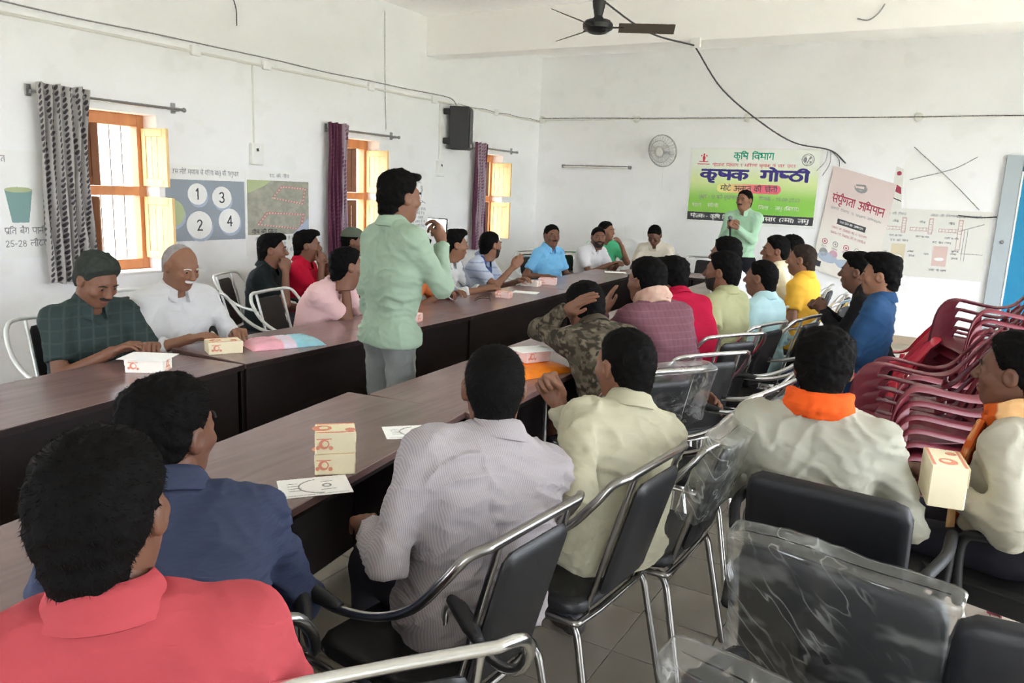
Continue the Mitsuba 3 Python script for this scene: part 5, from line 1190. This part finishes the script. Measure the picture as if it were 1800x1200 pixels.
ring_at(P_[5], 1, .031, 'm_white', 'bracelet', .03, 'pale bracelet'); ring_at(P_[8], 0, .031, 'm_white', 'bracelet', .02, 'white bracelet'); ring_at(P_[9], 0, .032, 'm_greyplastic', 'watch', .03)
ring_at(P_[16], 1, .034, 'm_offwhite', 'bracelet', .03)
# ------------------------------------------------------------------ empty chairs
steel_chair('empty white-framed chair between the table and the two young men by the wall', -3.78, 3.20, 8, 'm_whitetube')
steel_chair('empty white-framed chair behind the man in the pale pink T-shirt', -4.35, 5.05, 12, 'm_whitetube')
steel_chair('empty white-framed chair between the old man and the wall', -4.25, 2.95, 4, 'm_whitetube')
steel_chair('empty chair between the bearded man in blue polo and the sky blue shirt', -4.10, 6.95, 0, 'm_whitetube')
steel_chair('empty black-backed chair behind the man in the sky blue shirt', -4.35, 8.35, -20, 'm_chrome')
steel_chair('empty chair by the back wall left of the standing speaker', -2.78, 9.42, -90, 'm_chrome')
steel_chair('empty steel chair with film beside the man in the cream long-sleeved shirt', -.88, 2.47, 178, 'm_darktube', film=True)
steel_chair('empty steel chair just behind the man in the camouflage shirt', -.88, 3.22, 170, 'm_chrome')
steel_chair('empty steel chair pushed back behind the man in the crimson polo', -.86, 4.02, 178, 'm_chrome')
steel_chair('empty steel chair pushed back behind the bearded man in olive', -.90, 4.60, 178, 'm_chrome')
steel_chair('empty steel chair at the far end behind the man in the yellow polo', -1.10, 7.05, 178, 'm_chrome')
steel_chair('empty steel chair in the lower left foreground with its back to the camera', -.93, 1.06, 142, 'm_chrome')
office_chair('black office chair wrapped in clear plastic in the right foreground', -.08, 2.06, 80, 0)
office_chair('black office chair under crumpled plastic at the bottom picture edge', -.02, 1.47, 76, 1)
office_chair('dark office chair in the lower right corner', .26, 2.02, 98, None)
# ------------------------------------------------------------------ snack boxes, cards and bags
def snack_box(label, x, y, z, rz, L=.165, W=.115, H=.062, mat='m_boxcream', lidprint=True, group=None):
    b = thing('snack_box', label, 'box', group); M = TR(x, y, z, rz)
    add('carton', b, bx(-L / 2, L / 2, -W / 2, W / 2, 0, H, .003), mat, M=M)
    add('lid_flap', b, bx(-L / 2 - .001, L / 2 + .001, -W / 2 - .0015, -W / 2 - .0003, H * .55, H, .0), mat, M=M)
    def side(poly, F, n): m = extrude(poly, .0006); m.apply_transform(F); add(n, b, m, 'm_redprint', False, M=M)
    lg = unary_union([disc(0, .032, .015).difference(disc(.003, .033, .009)), disc(-.018, .022, .006), disc(.020, .020, .006), line([(-.022, .048), (.022, .048)], .003)])
    sgrid = lambda w: unary_union([lg, R_(-.035, .006, .035, .011)])
    side(sgrid(0), np.array([[0, 0, 1, L / 2 + .0002], [1, 0, 0, 0], [0, 1, 0, 0], [0, 0, 0, 1.]]), 'print')
    side(shapely.affinity.translate(lg, -L * .28, 0), np.array([[1, 0, 0, 0], [0, 0, -1, -W / 2 - .0018], [0, 1, 0, 0], [0, 0, 0, 1.]]), 'print')
    side(unary_union([R_(-L / 2 + .004, -W / 2 + .004, L / 2 - .004, -W / 2 + .012), R_(-L / 2 + .004, W / 2 - .012, L / 2 - .004, W / 2 - .004), disc(-.04, 0, .03, .026).difference(disc(-.034, .004, .014)), disc(.045, -.02, .016)]), np.array([[1, 0, 0, 0], [0, 1, 0, 0], [0, 0, 1, H + .0002], [0, 0, 0, 1.]]), 'print')
    return b
def card(label, x, y, z, rz, w=.20, h=.14, printed=True, tilt=0, group=None):
    c = thing('printed_card', label, 'card', group); M = TR(x, y, z, rz, tilt)
    add('sheet', c, bx(-w / 2, w / 2, -h / 2, h / 2, 0, .0018), 'm_paper', M=M)
    if printed:
        g = unary_union([line([(.075 * math.cos(a) + .03, .055 * math.sin(a)) for a in np.linspace(1.9, 4.6, 16)], .005), disc(.035, 0, .014).difference(disc(.035, 0, .008)), line([(.02, .03), (.055, .03)], .003), line([(.015, -.03), (.06, -.03)], .003)] + [line([(-.075, .03 - .018 * k), (-.045 + .004 * k, .03 - .018 * k)], .003) for k in range(4)] + [line([(-.09, -.06), (.09, -.06)], .0025)])
        m = extrude(g, .0004); m.apply_translation((0, 0, .0018)); add('print', c, m, 'm_greyink', False, M=M)
    return c
TZ = .7505
snack_box('cream snack box under a white card before the man in dark green plaid', -3.10, 2.13, TZ, 35, mat='m_boxwhite')
card('blank white card lying on the snack box before the man in dark green plaid', -3.10, 2.13, TZ + .063, 30, .21, .16, False)
snack_box('cream snack box before the old man in the white kurta', -3.17, 2.60, TZ, 62)
snack_box('cream snack box with red print, lower of the two stacked on the near table', -1.58, 1.70, TZ, 42, .12, .10, H=.066)
snack_box('cream snack box with red print, upper of the two stacked on the near table', -1.58, 1.70, TZ + .067, 44, .12, .10, H=.066)
card('white printed card next to the two stacked snack boxes', -1.53, 1.56, TZ, 52)
card('white printed card at the corner of the near table by the table joint', -1.62, 2.14, TZ, 47)
snack_box('pink and white snack box beside the bearded man in the blue polo', -3.36, 6.52, TZ, 20, mat='m_boxpink')
snack_box('cream snack box tucked by the pink one on the window side table', -3.42, 6.30, TZ, 8, H=.05, mat='m_boxwhite')
snack_box('small red striped box by the hands of the young man with the quiff', -3.19, 5.42, TZ, 10, .12, .09, .05, 'm_boxpink')
snack_box('pale box on the far table before the bearded man in white', -3.18, 8.62, TZ, 10, mat='m_boxwhite')
card('sheet of white paper on the window side table past the quiff', -3.22, 5.84, TZ, 15, .22, .15, False)
card('sheet of white paper before the bearded man in white at the far corner', -3.36, 8.18, TZ, 25, .24, .16, False)
snack_box('pink box half hidden behind the standing man with the phone', -3.05, 3.98, TZ, 12, .14, .11, .055, 'm_boxpink')
# soft packets
def packet(L, W, H, seed, fold=.01):
    n, m = 36, 26; u = np.linspace(-1, 1, n)[:, None]; v = np.linspace(-1, 1, m)[None]; P = np.zeros((n, m, 3)); Q = np.zeros((n, m, 3))
    edge = (1 - np.abs(u) ** 5) * (1 - np.abs(v) ** 5); q = np.stack([u * 2.2 + 0 * v, v * 2 + 0 * u, 0 * u + 0 * v], -1)
    z = H * edge ** .5 * (.8 + .4 * meshkit.fbm(q + seed, 2)) + fold * (1 - np.abs(2 * meshkit.fbm(q * np.array([1, 4, 1]) + seed * 3, 3) - 1)) * edge
    wob = .03 * (meshkit.noise(np.stack([u * 2 + 0 * v, 0 * u + v * 2, 0 * u * v], -1) + seed) - .5)
    P[..., 0] = u * L / 2 * (1 + wob); P[..., 1] = v * W / 2 * (1 + wob); P[..., 2] = z + .002; Q[...] = P; Q[..., 2] = 0.0
    a, b = grid_sheet(P), grid_sheet(Q); b.faces = b.faces[:, ::-1]
    ring_ = lambda A: np.concatenate([A[:, 0], A[-1, 1:], A[-2::-1, -1], A[0, -2:0:-1]]); idx = np.arange(n * m).reshape(n, m); r = ring_(idx); r2 = np.roll(r, -1); N = n * m
    S = np.vstack([np.stack([r, r + N, r2], 1), np.stack([r2, r + N, r2 + N], 1)])
    return tm(np.vstack([a.vertices, b.vertices]), np.vstack([a.faces, b.faces + N, S]))
solo('cloth_packet', 'bright orange cloth packet on the near table under a white box', 'packet', packet(.34, .26, .030, 3), 'm_orange', True, M=TR(-1.75, 3.27, TZ, 72))
snack_box('white snack box lying on the orange packet', -1.77, 3.30, TZ + .044, 68, .15, .11, .055, 'm_boxpink')
card('blank white card on the box above the orange packet', -1.77, 3.30, TZ + .10, 60, .20, .14, False)
bag = packet(.40, .25, .022, 8, .016); t_ = np.clip((bag.vertices[:, :1] + .2) / .4, 0, 1); nb_ = meshkit.fbm(bag.vertices * 22, 2)[:, None]
bc = np.where(t_ < .42, np.array([.85, .42, .50]) * (.8 + .4 * nb_), np.where(t_ < .6, [.80, .68, .80], np.array([.35, .68, .80]) * (.8 + .4 * nb_)))
vc('m_bag', .3, specular=.5)
solo('plastic_bag', 'folded pink and pale blue plastic bag on the window side table', 'bag', bag, 'm_bag', True, color=bc, M=TR(-3.10, 2.93, TZ, 66))
# phone, microphone, sunglasses, held box, lap box
def place(info, M): return info['toW'] @ M
W7, a7, z7 = P_[7]['hands'][1]
p = thing('phone', 'smartphone held up by the standing man in the pale green shirt', 'phone'); c7 = W7 + a7 * -.005 + np.array([.02, .062, .02]); M7 = P_[7]['toW'] @ TR(*c7, 6, 0, 0)
add('case', p, bx(-.004, .004, -.075, .075, -.037, .037, .003), 'm_black', M=M7)
scene['m_screen'] = {'type': 'twosided', 'bsdf': {'type': 'principled', 'base_color': {'type': 'rgb', 'value': [.75, .8, .85]}, 'roughness': .2}}
scene[p + '__screen'] = {**mikit.ply(bx(-.0052, -.0042, -.069, .069, -.033, .033), 'm_screen'), 'to_world': T(M7.tolist()), 'emitter': {'type': 'area', 'radiance': {'type': 'rgb', 'value': [.12, .13, .14]}}}
W15, a15, z15 = P_[15]['hands'][0]
p = thing('microphone', 'black handheld microphone of the standing speaker', 'microphone'); M15 = P_[15]['toW'] @ TR(*(W15 + np.array([-.015, -.02, -.02])), 0, 12)
add('handle', p, lathe([(0, -.16), (.011, -.16), (.012, -.02), (.017, .06), (0, .06)], 16), 'm_black', M=M15)
add('grille', p, trimesh.creation.icosphere(3, .026).apply_translation((0, 0, .08)), 'm_greyplastic', True, M=M15)
g = thing('sunglasses', 'dark sunglasses on the window side table beside the man in orange', 'glasses'); MG = TR(-3.14, 5.12, TZ, 30)
for s in (1, -1):
    add('lens', g, xf(lathe([(0, .003), (.022, .002), (.024, 0), (0, 0)][::-1], 18), TR(0, s * .032, .024, 0, 80)), 'm_black', M=MG)
    add('temple', g, tube([(0, s * .056, .034), (-.07, s * .058, .034), (-.12, s * .056, .012)], .003, 6, 4), 'm_black', M=MG)
add('bridge', g, tube([(0, -.010, .03), (.003, 0, .034), (0, .010, .03)], .003, 6, 3), 'm_black', M=MG)
snack_box('large cream and brown snack box held by the man at the right picture edge', .045, 2.62, .745, 100, .18, .10, .13, 'm_boxcream')
q = (P_[25]['toW'] @ np.array([.27, .0, .60, 1]))[:3]
snack_box('pale snack box on the lap of the young man in denim blue', q[0], q[1], q[2] + .005, 20, .14, .10, .05, 'm_boxwhite')
card('white card on the snack box in the lap of the young man in denim blue', q[0], q[1], q[2] + .058, 25, .19, .13, False)
card('folded white paper on the knees of the young man in black', -.68, 5.72, .60, 40, .2, .1, False)
